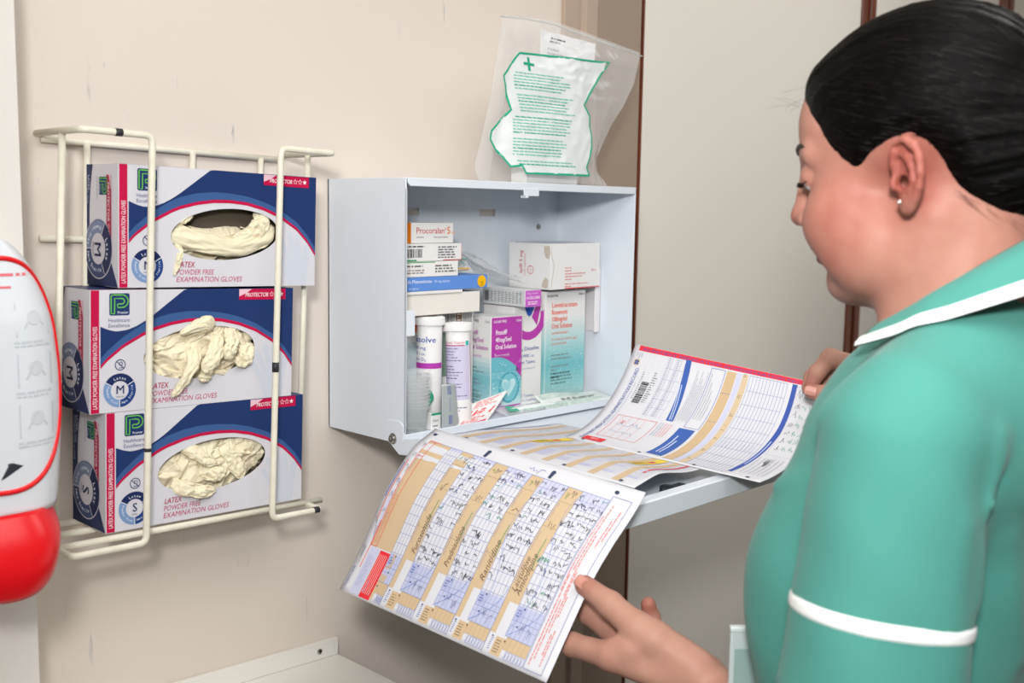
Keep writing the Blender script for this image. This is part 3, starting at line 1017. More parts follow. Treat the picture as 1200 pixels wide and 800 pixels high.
def smooth_verts(V, Fc, it=1, lam=0.5):
    for _ in range(it):
        acc = np.zeros_like(V); num = np.zeros(len(V))
        for a, b in ((0, 1), (1, 2), (2, 3), (3, 0)):
            np.add.at(acc, Fc[:, a], V[Fc[:, b]]); np.add.at(num, Fc[:, a], 1)
            np.add.at(acc, Fc[:, b], V[Fc[:, a]]); np.add.at(num, Fc[:, b], 1)
        V = V + lam * (acc / np.maximum(num, 1)[:, None] - V)
    return V

def np_mesh(name, V, Fc, mats, parent, attrs=None, mi=None):
    me = bpy.data.meshes.new(name)
    o0 = origin_of(parent)
    X = V * S
    X = X - np.array([o0.x, o0.y, o0.z - FZ * S])
    me.vertices.add(len(X)); me.vertices.foreach_set('co', X.ravel())
    me.loops.add(Fc.size); me.loops.foreach_set('vertex_index', Fc.ravel().astype(np.int32))
    me.polygons.add(len(Fc)); me.polygons.foreach_set('loop_start', np.arange(0, Fc.size, Fc.shape[1], dtype=np.int32))
    me.polygons.foreach_set('use_smooth', np.ones(len(Fc), bool))
    for m in (mats if isinstance(mats, (list, tuple)) else [mats]):
        me.materials.append(m)
    if mi is not None:
        me.polygons.foreach_set('material_index', mi.astype(np.int32))
    for k, v in (attrs or {}).items():
        if v.ndim == 1:
            a = me.attributes.new(k, 'FLOAT', 'POINT'); a.data.foreach_set('value', v.astype(np.float32))
        else:
            a = me.attributes.new(k, 'FLOAT_VECTOR', 'POINT'); a.data.foreach_set('vector', v.astype(np.float32).ravel())
    me.update(calc_edges=True)
    me.validate()
    o = bpy.data.objects.new(name, me)
    COL.objects.link(o)
    if parent is not None:
        o.parent = parent
    return o

# head pose
HO = V3(22.4, -833.7, 343.2)
def head_axes(h, p, r):
    f = V3(math.sin(h) * math.cos(p), math.cos(h) * math.cos(p), -math.sin(p))
    l = V3(-math.cos(h), math.sin(h), 0)
    u = np.cross(f, l)
    c, s = math.cos(r), math.sin(r)
    return np.stack([f, c * l - s * u, c * u + s * l], 1)
HR = head_axes(math.radians(-7.7), math.radians(12.5), math.radians(1.0))
HS = 1.06
def HL(x, y, z):                     # head-local millimetres -> scene
    return HR @ (np.array([x, y, z], float) * HS) + HO
def to_head(P):
    return ((P - HO) @ HR) / HS
Bf = V3(math.sin(math.radians(-8)), math.cos(math.radians(-8)), 0)       # body forward
Bl = V3(-Bf[1], Bf[0], 0)                                               # body left
BO = V3(22.4, -833.7, 0)
def BL(f, l, z):
    return BO + Bf * f + Bl * l + V3(0, 0, z)

def cranium(s, grow=0.0):
    g = grow
    s.ell(HL(-10, 0, 52), V3(94 + g, 74 + g, 78 + g) * HS, HR)
    s.ell(HL(42, 0, 52), V3(50 + g, 60 + g, 54 + g) * HS, HR, 14)
    s.ell(HL(-52, 0, 26), V3(52 + g, 62 + g, 58 + g) * HS, HR, 20)
    return s
body = SDF()
cranium(body)
body.ell(HL(48, 0, -4), V3(43, 57, 60) * HS, HR, 18)
body.ell(HL(40, 0, -46), V3(46, 52, 42) * HS, HR, 22)
for sy in (1, -1):
    body.ell(HL(60, 35 * sy, -24), V3(32.5, 29, 32) * HS, HR, 16)
    body.ell(HL(34, 43 * sy, -52), V3(40, 22, 34) * HS, HR, 20)
    body.cone(HL(86, 10 * sy, 38), HL(72, 42 * sy, 36), 8 * HS, 8 * HS, 12)
body.ell(HL(73, 0, -73), V3(17, 21, 15) * HS, HR, 14)
body.ell(HL(44, 0, -75), V3(42, 42, 23) * HS, HR, 18)
for sy in (1, -1):
    body.ell(HL(93, 32 * sy, 18), V3(15, 17, 11) * HS, HR, 10, 's')
    body.ell(HL(77, 31 * sy, 19), V3(12.5, 13, 12.5) * HS, HR, 3)
body.cone(HL(91, 0, 30), HL(103, 0, -4), 8 * HS, 9 * HS, 10)
body.ell(HL(106.5, 0, -10), V3(9.5, 9.5, 8.5) * HS, HR, 7)
for sy in (1, -1):
    body.ell(HL(97, 11 * sy, -14), V3(10, 7.5, 7.5) * HS, HR, 6)
    body.ell(HL(102, 6 * sy, -20), V3(5, 3, 4) * HS, HR, 2, 's')
body.ell(HL(90, 0, -31), V3(10, 24, 13) * HS, HR, 10)
body.ell(HL(93, 0, -39), V3(8, 20, 5.5) * HS, HR, 4)
body.ell(HL(90, 0, -50), V3(8, 18, 6.5) * HS, HR, 4)
body.ell(HL(101, 0, -44), V3(10, 22, 1.2) * HS, HR, 1.5, 's')
# neck, torso core and legs-of-the-trunk under the clothes
body.cone(HL(-18, 0, -30), BL(-36, 0, 195), 57, 58, 22)
body.cone(HL(-42, 0, 0), BL(-46, 0, 215), 48, 48, 22)
for sy in (1, -1):
    body.cone(HL(-14, 44 * sy, -34), BL(14, 26 * sy, 178), 15, 13, 22)
body.cone(BL(-45, 80, 134), BL(-45, -80, 134), 44, 44, 30)
body.cone(BL(-28, 0, 90), BL(-5, 0, -190), 72, 70, 40)
skin_ops = list(body.ops)
# left ear (and its twin)
def ear(sy):
    e0 = V3(2, 71 * sy, 2)
    ex = V3(-0.86, 0.50 * sy, -0.10); ex /= np.linalg.norm(ex)
    ez = V3(-0.16, 0.06 * sy, 0.985); ez -= ex * (ez @ ex); ez /= np.linalg.norm(ez)
    en = np.cross(ez, ex) * sy
    if en[1] * sy < 0: en = -en
    E = lambda a, b, c=0.0: HL(*(e0 + (ex * a + ez * (b - 6) + en * c) * 0.83))
    ER = np.stack([HR @ ex, HR @ en, HR @ ez], 1)
    body.ell(E(16, 4, -3), V3(19, 3.6, 29) * HS * 0.86, ER, 4)
    helix = [(4, 3, 0), (2, 14, 2), (4, 25, 3), (11, 33, 3), (21, 34.5, 3), (30, 29, 3), (35, 18, 3), (35.5, 5, 3), (32, -8, 2.5), (26, -18, 2), (20, -24, 1)]
    rr = [3, 3.6, 4, 4.4, 4.6, 4.6, 4.4, 4.2, 4, 4, 4.4]
    for q in range(len(helix) - 1):
        body.cone(E(*helix[q]), E(*helix[q + 1]), rr[q] * HS * 0.86, rr[q + 1] * HS * 0.86, 2.2)
    anti = [(12, 23, 1.5), (20, 21, 2.5), (25.5, 12, 3), (26, 0, 3), (22, -11, 2.5), (15, -15, 2)]
    for q in range(len(anti) - 1):
        body.cone(E(*anti[q]), E(*anti[q + 1]), 3.1 * HS * 0.86, 3.1 * HS * 0.86, 2.5)
    body.cone(E(24, 10, 2.5), E(14, 27, 1), 2.8 * HS * 0.86, 2.2 * HS * 0.86, 2.5)
    body.ell(E(14, -22, 0.5), V3(9.5, 4.6, 11) * HS * 0.86, ER, 4)
    body.ell(E(2, -3, 3), V3(5, 4, 6.5) * HS * 0.86, ER, 4)
    body.ell(E(14, 2, 4), V3(8.5, 6.5, 11.5) * HS * 0.86, ER, 3, 's')
    body.ell(E(8, -2, -4), V3(4.5, 9, 5.5) * HS * 0.86, ER, 2, 's')
    body.ell(E(15, 30, 5), V3(8, 4, 2.6) * HS * 0.86, ER, 2, 's')
    body.ell(E(30.5, 10, 5.5), V3(1.9, 3.6, 15) * HS * 0.86, ER, 1.5, 's')
    return E
EarL = ear(1); ear(-1)

# arms and hands (points in scene units)
SHL, ELL = BL(-37, 166, 146), V3(-164, -872, -172)
WRL = V3(-50, -690, -140)
dL = V3(0, 0, 0)                         # brings the left hand onto the edge of the sheet
def off(p, d): return np.asarray(p, float) + d
body.chain([SHL - Bl * 17 + V3(0, 0, -8), ELL], [46, 44], 20)
WR0 = V3(-46, -696, -158)
body.chain([ELL, ELL * 0.6 + WR0 * 0.4, ELL * 0.2 + WR0 * 0.8, WR0], [45, 42, 31, 27], 10)
CAMP = np.array(CAM_POS)
def push(p, k):                            # slide a point along its line of sight
    p = np.asarray(p, float)
    return CAMP + (p - CAMP) * k
K = 1.0
wr = push((-42, -692, -155), K)
# palm: metacarpal fan
mcp = {'i': push((-88, -592, -133), K), 'm': push((-54, -576, -128), K * 1.005), 'r': push((-24, -576, -142), K * 1.01), 'p': push((-2, -600, -160), K)}
for q, r in (('i', 14.5), ('m', 14), ('r', 13.5), ('p', 13)):
    body.cone(wr + (mcp[q] - wr) * 0.12, mcp[q], 19, r, 12)
body.ell(push((-20, -652, -148), K), V3(20, 28, 17), None, 14)                   # heel of the hand
body.cone(push((-52, -668, -132), K), push((-66, -622, -110), K), 20, 17.5, 14)    # ball of the thumb
body.ell(push((-80, -606, -121), K), V3(15, 18, 13), None, 14)
body.ell(push((-48, -632, -132), K), V3(24, 30, 22), None, 14)
def finger(pts, rs, k=7):
    body.chain(pts, rs, k)
    for p, r in zip(pts[1:-1], rs[1:-1]):
        body.ell(p, V3(r, r, r) * 1.05, None, 4)
TH = [push((-66, -628, -110), K), push((-71, -610, -103), K), push((-73, -577, -87), K), push((-75, -545, -75), K)]
finger(TH, [18, 16, 13, 10.8])
finger([mcp['i'], push((-96, -548, -132), K * 1.01), push((-92, -512, -130), K * 1.02), push((-93, -492, -120), K * 1.03)], [14, 12, 10.5, 9])
finger([mcp['m'], push((-56, -535, -112), K * 1.01), push((-58, -506, -98), K * 1.02), push((-60, -494, -84), K * 1.03)], [13.5, 12, 10.5, 9])
finger([mcp['r'], push((-23, -542, -142), K * 1.01), push((-26, -514, -132), K * 1.02), push((-30, -496, -120), K * 1.02)], [13, 11.5, 10, 8.5])
finger([mcp['p'], push((-1, -583, -136), K), push((-5, -579, -119), K), push((-9.5, -578, -103), K)], [12, 10.5, 9.4, 8])
# right arm: from behind the body to the upper corner of the lifted sheet
SHR, ELR = BL(-37, -166, 146), V3(318, -790, 20)
KR = 1.085
WRR = push((322, -722, 92), KR)
body.chain([SHR, ELR], [56, 48], 20)
body.chain([ELR, ELR * 0.5 + WRR * 0.5, WRR], [44, 40, 28], 10)
rm = {'i': push((292, -684, 128), KR), 'm': push((312, -676, 124), KR), 'r': push((330, -676, 114), KR), 'p': push((342, -684, 100), KR)}
for q in 'imrp':
    body.cone(WRR + (rm[q] - WRR) * 0.1, rm[q], 20, 13, 12)
body.cone(push((312, -715, 92), KR), push((276, -690, 92), KR), 20, 15, 12)
finger([push((278, -692, 92), KR), push((256, -664, 97), KR), push((242, -641, 102), KR), push((236, -624, 105), KR)], [15.5, 13.5, 12, 10])
finger([rm['i'], push((270, -628, 142), KR), push((262, -616, 124), KR), push((257, -612, 108), KR)], [13.5, 12, 10.5, 9])
finger([rm['m'], push((288, -616, 134), KR), push((274, -604, 116), KR), push((268, -602, 104), KR)], [13.5, 12, 10.5, 9])
finger([rm['r'], push((308, -622, 126), KR), push((294, -608, 106), KR), push((286, -606, 94), KR)], [13, 11.5, 10, 8.5])
finger([rm['p'], push((326, -640, 106), KR), push((312, -628, 90), KR), push((304, -626, 80), KR)], [12, 10.5, 9, 8])

def skin_material():
    m = mat('skin', 'd9a48c', 0.52, spec=0.3, sss=0.1)
    nt = m.node_tree
    b = nt.nodes['Principled BSDF']
    at = nt.nodes.new('ShaderNodeAttribute'); at.attribute_name = 'blush_shade'
    n = nt.nodes.new('ShaderNodeTexNoise'); n.inputs['Scale'].default_value = 55; n.inputs['Detail'].default_value = 5
    n2 = nt.nodes.new('ShaderNodeTexNoise'); n2.inputs['Scale'].default_value = 420; n2.inputs['Detail'].default_value = 3
    tc = nt.nodes.new('ShaderNodeTexCoord')
    mx = nt.nodes.new('ShaderNodeMix'); mx.data_type = 'RGBA'
    mx.inputs[6].default_value = rgb('b78a78'); mx.inputs[7].default_value = rgb('955247')
    ad = nt.nodes.new('ShaderNodeMath'); ad.operation = 'MULTIPLY_ADD'; ad.inputs[1].default_value = 0.5; ad.inputs[2].default_value = -0.2
    ad2 = nt.nodes.new('ShaderNodeMath'); ad2.operation = 'ADD'; ad2.use_clamp = True
    bp = nt.nodes.new('ShaderNodeBump'); bp.inputs['Strength'].default_value = 0.14; bp.inputs['Distance'].default_value = 0.0008
    L = nt.links.new
    L(tc.outputs['Object'], n.inputs['Vector']); L(tc.outputs['Object'], n2.inputs['Vector'])
    L(n.outputs['Fac'], ad.inputs[0]); L(ad.outputs[0], ad2.inputs[0]); L(at.outputs['Fac'], ad2.inputs[1])
    L(ad2.outputs[0], mx.inputs[0]); L(mx.outputs[2], b.inputs['Base Color'])
    L(n2.outputs['Fac'], bp.inputs['Height']); L(bp.outputs[0], b.inputs['Normal'])
    return m
SKIN = skin_material()
nurse = thing('person', 'nurse in a mint green tunic with dark hair pulled back, reading open record sheets', 'person', (15, -870, -FZ))
V_, F_ = surface_net(body, (-275, -985, -215), (405, -470, 520), 2.3)
V_ = smooth_verts(V_, F_, 1, 0.4)
hl = to_head(V_)
def blob(P, c, r): return np.exp(-((np.linalg.norm(P - np.asarray(c, float), axis=1) / r) ** 2))
blush_shade = 0.32 * blob(hl, (58, 58, -22), 34) + 0.75 * blob(hl, (-12, 80, 4), 34) + 0.5 * blob(hl, (112, 0, -10), 12) + 0.5 * blob(hl, (62, 45, -52), 18) + 0.9 * blob(hl, (98, 0, -46), 16) + 0.5 * blob(hl, (10, 0, -20), 130)  # last, head-wide term darkens the head's skin to offset strong light
for tip in (TH[-1], push((-9.5, -578, -103), K), push((257, -612, 108), KR), push((236, -624, 105), KR)):
    blush_shade += 0.75 * blob(V_, tip, 15)
for q in mcp.values():
    blush_shade += 0.25 * blob(V_, q, 16)
nb = np_mesh('body', V_, F_, SKIN, nurse, {'blush_shade': np.clip(blush_shade, 0, 1)})

# ---- hair
def poly_sd(px, pz, poly):
    d = np.full(len(px), 1e18); s = np.ones(len(px))
    n = len(poly)
    for i in range(n):
        ax, az = poly[i]; bx, bz = poly[i - 1]
        ex, ez = bx - ax, bz - az
        wx, wz = px - ax, pz - az
        t = np.clip((wx * ex + wz * ez) / (ex * ex + ez * ez + 1e-12), 0, 1)
        d = np.minimum(d, (wx - ex * t) ** 2 + (wz - ez * t) ** 2)
        c1, c2, c3 = pz >= az, pz < bz, ex * wz > ez * wx
        s = np.where((c1 & c2 & c3) | (~c1 & ~c2 & ~c3), -s, s)
    return s * np.sqrt(d)
HAIRLINE = [(130, 150), (104, 104), (84, 88), (72, 72), (63, 56), (56, 38), (47, 22), (37, 12), (30, 11), (22, 16), (13, 21), (0, 25), (-14, 26), (-24, 17),
            (-29, 2), (-34, -16), (-48, -33), (-64, -46), (-84, -55), (-108, -60), (-220, -66), (-220, 180), (130, 180)]
hair_core = SDF(); hair_core.ops = list(skin_ops)
hair_core.ell(HL(-96, 0, 8), V3(40, 46, 40) * HS, HR, 30)
hair_core.ell(HL(-128, 0, -8), V3(34, 34, 34) * HS, HR, 14)
hair = SDF()
def hair_fn(P):
    q = to_head(P)
    d = hair_core.ev(P)
    pd = poly_sd(q[:, 0], q[:, 2], HAIRLINE) * HS
    t = np.clip(-pd / 34, 0, 1)
    ang = np.arctan2(q[:, 1], q[:, 2] - 6)
    wave = 0.55 * np.sin(ang * 46 + 0.02 * q[:, 0]) + 0.45 * np.sin(ang * 83 + 1.7) + 0.8 * np.sin(ang * 19 + 0.4)
    thick = -3.0 + (11.5 + wave) * (1 - (1 - t) ** 2)
    return np.maximum(d - thick, pd - 1.5)
hair.put(hair_fn, HL(-20, 0, 40), 240)
Vh, Fh = surface_net(hair, HO + V3(-150, -260, -140), HO + V3(150, 140, 180), 2.4)
Vh = smooth_verts(Vh, Fh, 1, 0.5)
qh = to_head(Vh)
AX0 = np.array([-130, 0, -4.0]); AX1 = np.array([86, 14, 92.0])
axd = (AX1 - AX0) / np.linalg.norm(AX1 - AX0)
e1 = np.cross(axd, [0, 1, 0]); e1 /= np.linalg.norm(e1); e2 = np.cross(axd, e1)
rel = qh - AX0
flow = np.stack([np.arctan2(rel @ e2, rel @ e1) * 60, (rel @ axd) * 0.10, np.zeros(len(rel))], 1)
def hair_material():
    m = mat('dark_hair', '140f0e', 0.40, spec=0.05)
    nt = m.node_tree
    b = nt.nodes['Principled BSDF']
    at = nt.nodes.new('ShaderNodeAttribute'); at.attribute_name = 'flow'
    n = nt.nodes.new('ShaderNodeTexNoise'); n.inputs['Scale'].default_value = 0.9; n.inputs['Detail'].default_value = 6; n.inputs['Roughness'].default_value = 0.65
    cr = nt.nodes.new('ShaderNodeValToRGB')
    cr.color_ramp.elements[0].position, cr.color_ramp.elements[1].position = 0.35, 0.72
    cr.color_ramp.elements[0].color = rgb('030303'); cr.color_ramp.elements[1].color = rgb('0d0a09')
    bp = nt.nodes.new('ShaderNodeBump'); bp.inputs['Strength'].default_value = 0.55; bp.inputs['Distance'].default_value = 0.002
    L = nt.links.new
    L(at.outputs['Vector'], n.inputs['Vector']); L(n.outputs['Fac'], cr.inputs[0]); L(cr.outputs[0], b.inputs['Base Color'])
    L(n.outputs['Fac'], bp.inputs['Height']); L(bp.outputs[0], b.inputs['Normal'])
    return m
HAIRM = hair_material()
hair_o = np_mesh('hair', Vh, Fh, HAIRM, nurse, {'flow': flow})
hair_o['label'] = 'dark brown hair pulled back smoothly into a low knot'

# strands of hair lying on the cap, wisps at the hairline
rh = random.Random(21)
def on_hair(o, d):
    rs = np.linspace(10, 190, 120)
    P = o[:, None, :] + d[:, None, :] * rs[None, :, None]
    v = hair_fn(P.reshape(-1, 3)).reshape(len(o), -1)
    inside = v < 0
    k = inside.shape[1] - 1 - np.argmax(inside[:, ::-1], axis=1)
    ok = inside.any(1)
    return rs[k], ok
NS, NP = 1000, 14
segs = []
for q in range(NS):
    th = rh.uniform(-math.pi, math.pi)
    t0 = rh.uniform(0.1, 0.8); t1 = min(1.0, t0 + rh.uniform(0.25, 0.7))
    tt = np.linspace(t0, t1, NP)
    thj = th + 0.05 * np.sin(tt * 5 + rh.uniform(0, 6)) * rh.uniform(0, 1)
    segs.append((tt, thj))
oo = np.concatenate([AX0 + axd * (np.linalg.norm(AX1 - AX0) * s_[0])[:, None] for s_ in segs])
dd_ = np.concatenate([np.cos(s_[1])[:, None] * e1 + np.sin(s_[1])[:, None] * e2 for s_ in segs])
ow, dw = HO + (oo * HS) @ HR.T, dd_ @ HR.T
rr_, ok_ = on_hair(ow, dw)
pw = ow + dw * (rr_ + 0.25)[:, None]
b = MB()
for q in range(NS):
    sl_q = slice(q * NP, q * NP + NP)
    P, o_ = pw[sl_q], ok_[sl_q]
    if not o_.all() or np.linalg.norm(np.diff(P, axis=0), axis=1).max() > 22: continue
    b.tube(P, [0.12] + [0.38] * (NP - 2) + [0.12], 4)
STRAND = mat('hair_strand', '15100d', 0.4, spec=0.15)
so = b.build('hair_strands', STRAND, hair_o, smooth=True, fix=False); so['kind'] = 'stuff'
b = MB()
def wisp(p0, d0, ln, bend, n=8, r=0.22):
    p = np.array(p0, float); d = np.array(d0, float); P = [p.copy()]
    for _ in range(n):
        d = d + np.array(bend) / n; d /= np.linalg.norm(d); p = p + d * ln / n; P.append(p.copy())
    b.tube(P, [r] * n + [0.06], 3)
for q in range(20):                                  # short hairs on the nape
    x = rh.uniform(-70, -34); z0 = -33 - (-48 - x) * 0.9 + rh.uniform(-2, 6)
    y = 60 - max(0, -x - 36) * 0.42
    base = HL(x, y, z0)
    o1 = body.ev(np.array([base + HR[:, 1] * t_ for t_ in np.linspace(-30, 30, 121)]))
    k = np.nonzero(o1 < 0)[0]
    if not len(k): continue
    base = base + HR[:, 1] * (-30 + 0.5 * k[-1] + 0.6)
    wisp(base, HL(-0.5, 0.05, -1) - HO + np.array([rh.uniform(-.3, .3) for _ in range(3)]), rh.uniform(10, 26), HL(-0.5, -0.28, 0) - HO, r=0.08)
for q in range(7):                                  # flyaway hairs at the forehead and crown
    x = rh.uniform(60, 90); y = rh.uniform(-10, 40); z0 = 92 + (86 - x) * 0.9 - abs(y) * 0.25
    wisp(HL(x, y, z0 - 6), HL(0.8, rh.uniform(-.4, .6), rh.uniform(-0.2, 0.8)) - HO, rh.uniform(12, 34), HL(rh.uniform(-1, .6), 0, rh.uniform(-.9, .4)) - HO, r=0.1)
wo = b.build('hair_wisps', STRAND, hair_o, smooth=True, fix=False); wo['kind'] = 'stuff'
# brow, eye, lashes, ear stud, nails
def on_body(p, d, lo=-25, hi=25):
    ts = np.linspace(lo, hi, 201)
    v = body.ev(np.asarray(p) + ts[:, None] * d)
    k = np.nonzero(v < 0)[0]
    return np.asarray(p) + d * (ts[k[-1]] if len(k) else 0)
BROW = mat('brow_hair', '2a1d18', 0.6)
for sy in (1, -1):
    b = MB()
    P = []
    for q in range(9):
        t_ = q / 8
        d = HL(1, 0.75 * t_ * sy, 0.12) - HO; d /= np.linalg.norm(d)
        P.append(on_body(HL(86 - 14 * t_ * t_, sy * (13 + 33 * t_), 40 + 7 * math.sin(t_ * 2.4) - 3 * t_), d))
    b.tube(P, [1.2, 2.6, 3.0, 3.0, 2.8, 2.5, 2.2, 1.7, 0.8], 8)
    b.build('eyebrow', BROW, nb, smooth=True)
    b = MB(); q3 = Matrix(HR.tolist())
    c = HL(76.2, 31 * sy, 16.2)
    b.lathe([(0.01, -12.6), (5, -11.6), (9, -8.8), (12, -3.8), (12.6, 0), (12, 3.8), (9, 8.8), (5, 11.6), (0.01, 12.6)], tuple(c), 20)
    ey = b.build('eyeball', mat('eye_white', 'b9b0a8', 0.25), nb, smooth=True)
    b = MB(); fdir = HL(1, 0.1 * sy, -0.55) - HO; fdir /= np.linalg.norm(fdir)
    M3 = Vector((0, 0, 1)).rotation_difference(Vector(fdir)).to_matrix()
    b.lathe([(5.6, 11.4), (4.0, 12.2), (0.01, 12.9)], tuple(c), 18, 0, M3); b.build('iris', mat('iris', '4a5a5c', 0.2), ey, smooth=True)
    b = MB()
    for q in range(14):
        t_ = q / 13
        p0 = HL(90 - 9 * t_, sy * (22 + 20 * t_), 13.5 + 1.5 * t_)
        P = [p0, p0 + (HL(4, 1.4 * sy, -1.0) - HO), p0 + (HL(7.5, 3.0 * sy, 0.4) - HO)]
        b.tube(P, [0.55, 0.4, 0.1], 4)
    lo_ = b.build('eyelashes', BROW, nb, smooth=True); lo_['kind'] = 'stuff'
b = MB(); b.lathe([(0.01, -2.4), (1.8, -1.7), (2.4, 0), (1.8, 1.7), (0.01, 2.4)], tuple(EarL(11, -20, 6)), 12)
st_ = b.build('ear_stud', mat('silver', 'd8d6d0', 0.2, metal=1.0), smooth=True); tag(st_, 'tiny silver stud in the left ear lobe of the nurse', 'earring')
NAIL = mat('nail', 'c98f80', 0.25, spec=0.6)
def nail(tip, prev, toward, w, ln, r):
    tip, prev = np.asarray(tip), np.asarray(prev)
    a = tip - prev; a /= np.linalg.norm(a)
    n = np.asarray(toward, float); n -= a * (n @ a); n /= np.linalg.norm(n)
    s_ = np.cross(a, n)
    b = MB()
    def fn(u, v):
        x = (v - 0.5) * w * (1 - 0.35 * abs(2 * u - 1) ** 4)
        h = r + 0.9 - x * x / (2.2 * r)
        return tuple(tip + a * (u - 0.45) * ln + s_ * x + n * h)
    b.grid(fn, 10, 8)
    b.build('fingernail', NAIL, nb, smooth=True, solid=0.5)
view = V3(*CAM_POS) - TH[-1]
nail(TH[-1], TH[-2], view + V3(0, 0, 60), 13.5, 16, 9.6)
tR, tR0 = push((236, -624, 105), KR), push((242, -641, 102), KR)
nail(tR, tR0, V3(*CAM_POS) - tR, 12.5, 15, 9.4)

# ---- tunic
tun = SDF()
TS0, TS1 = SHL - Bl * 17 + V3(0, 0, -8), ELL + V3(-10, -20, 0)
ax = (TS1 - TS0) / np.linalg.norm(TS1 - TS0)
axr = (ELR - SHR) / np.linalg.norm(ELR - SHR)
LS = 198.0
FOLDS = [  # raised folds of cloth: from, to, width, height
    (BL(24, 128, 86), BL(84, 98, 40), 8, 5), (BL(20, 134, 60), BL(82, 112, 2), 7, 5), (BL(14, 136, 100), BL(76, 104, 78), 7, 5), (BL(14, 138, 30), BL(70, 122, -40), 9, 3),
    (BL(-104, 138, 150), BL(-112, 150, 100), 12, 3), (BL(-112, 150, 100), BL(-106, 156, 30), 12, 3), (BL(-120, 100, 60), BL(-118, 60, -40), 18, 3),
    (BL(-60, 196, 40), BL(-30, 214, -10), 16, 2), (BL(-88, 176, 90), BL(-78, 190, 20), 12, 2.5),
    (BL(-20, 150, 190), BL(30, 172, 150), 10, 3), (BL(-118, 40, 130), BL(-122, 90, 100), 12, 3)]
GROOVES = [(BL(-122, 10, 150), BL(-100, 122, 140), 4.0, 1.6), (BL(-98, 124, 152), BL(-108, 140, 100), 6.0, 2.2), (BL(-108, 140, 100), BL(-104, 146, 20), 6.0, 2.2), (SHL + V3(-40, -50, 30), SHL + V3(-56, -62, -170), 3.0, 0.8)]
def seg_d(P, a, b):
    ab = b - a
    t = np.clip((P - a) @ ab / (ab @ ab), 0, 1)
    return np.linalg.norm(P - a - t[:, None] * ab, axis=1)
def sleeve(o, axis, ls, r0, r1):
    def fn(P):
        t = (P - o) @ axis
        rel = P - o - t[:, None] * axis
        ang = np.arctan2(rel @ Bf, rel @ Bl)
        r = r0 + (r1 - r0) * np.clip(t / ls, 0, 1) + np.clip(t / ls, 0, 1) * (2.0 * np.sin(3 * ang + 0.8) + 1.2 * np.sin(5 * ang + t * 0.012))
        d = np.linalg.norm(P - o - np.clip(t, 0, None)[:, None] * axis, axis=1) - r
        d = np.maximum(d, t - ls)
        return np.maximum(d, -np.maximum(np.linalg.norm(rel, axis=1) - r + 8.0, ls - 50 - t))
    return fn
tun.cone(BL(-54, 98, 124), BL(-54, -98, 124), 60, 60)
tun.cone(BL(-74, 60, 158), BL(-74, -60, 158), 60, 60, 30)
tun.ell(BL(-18, 0, 60), V3(158, 110, 160), np.stack([-Bl, Bf, V3(0, 0, 1)], 1), 40)
for sy in (1, -1):
    tun.cone(BL(-66, 30 * sy, 212), BL(-44, 140 * sy, 164), 40, 48, 40)
    tun.ell(BL(36, 70 * sy, 0), V3(78, 72, 84), None, 44)
tun.cone(BL(-4, 56, -80), BL(-4, -56, -80), 104, 104, 60)
tun.cone(BL(-5, 70, -260), BL(-5, -70, -260), 132, 132, 80)
tun.cone(BL(-5, 70, -400), BL(-5, -70, -400), 138, 138, 60)
tun.put(sleeve(TS0, ax, LS, 61, 69), TS0 + ax * LS / 2, LS / 2 + 90, 16)
tun.put(sleeve(SHR, axr, 200, 66, 68), SHR + axr * 100, 190, 16)
def cloth(P):
    d = np.zeros(len(P))
    for a, b, w, h in FOLDS:
        d += 1.5 * h * np.exp(-(seg_d(P, a, b) / w) ** 2)
    d += 0.9 * np.sin(P[:, 0] * 0.055 + P[:, 2] * 0.031 + 1.1) * np.sin(P[:, 2] * 0.043 - P[:, 1] * 0.05) + 0.35 * np.sin(P[:, 0] * 0.07 - P[:, 2] * 0.05 + P[:, 1] * 0.04)
    for a, b, w, h in GROOVES:
        d -= 1.3 * h * np.exp(-(seg_d(P, a, b) / w) ** 2)
    return d
class Tunic(SDF):
    def ev(self, P, c=None, rad=None):
        d = super().ev(P, c, rad)
        if c is None or rad is None or abs(d).min() < 40:
            d = d - cloth(P)
        d = np.maximum(d, -440 - P[:, 2])
        nk = np.linalg.norm((P - BL(-34, 0, 0))[:, :2], axis=1)              # neck opening
        lim = 205 + 70 * np.clip((-(P - BL(-34, 0, 0)) @ Bf) / 60, -1, 1)
        return np.maximum(d, np.minimum(64 - nk, P[:, 2] - 150) * -1 if False else -np.maximum(nk - 66, 150 - P[:, 2]))
tn = Tunic(); tn.ops = tun.ops
CLOTH = mat('mint_tunic_cloth', '488b80', 0.8, spec=0.2, bump=(1500, 0.12, 2))
CLOTH.node_tree.nodes['Principled BSDF'].inputs['Sheen Weight'].default_value = 0.1
Vt, Ft = surface_net(tn, (-310, -1060, -450), (380, -640, 300), 3.6)
Vt = smooth_verts(Vt, Ft, 1, 0.5)
tun_o = np_mesh('tunic', Vt, Ft, CLOTH, nurse)

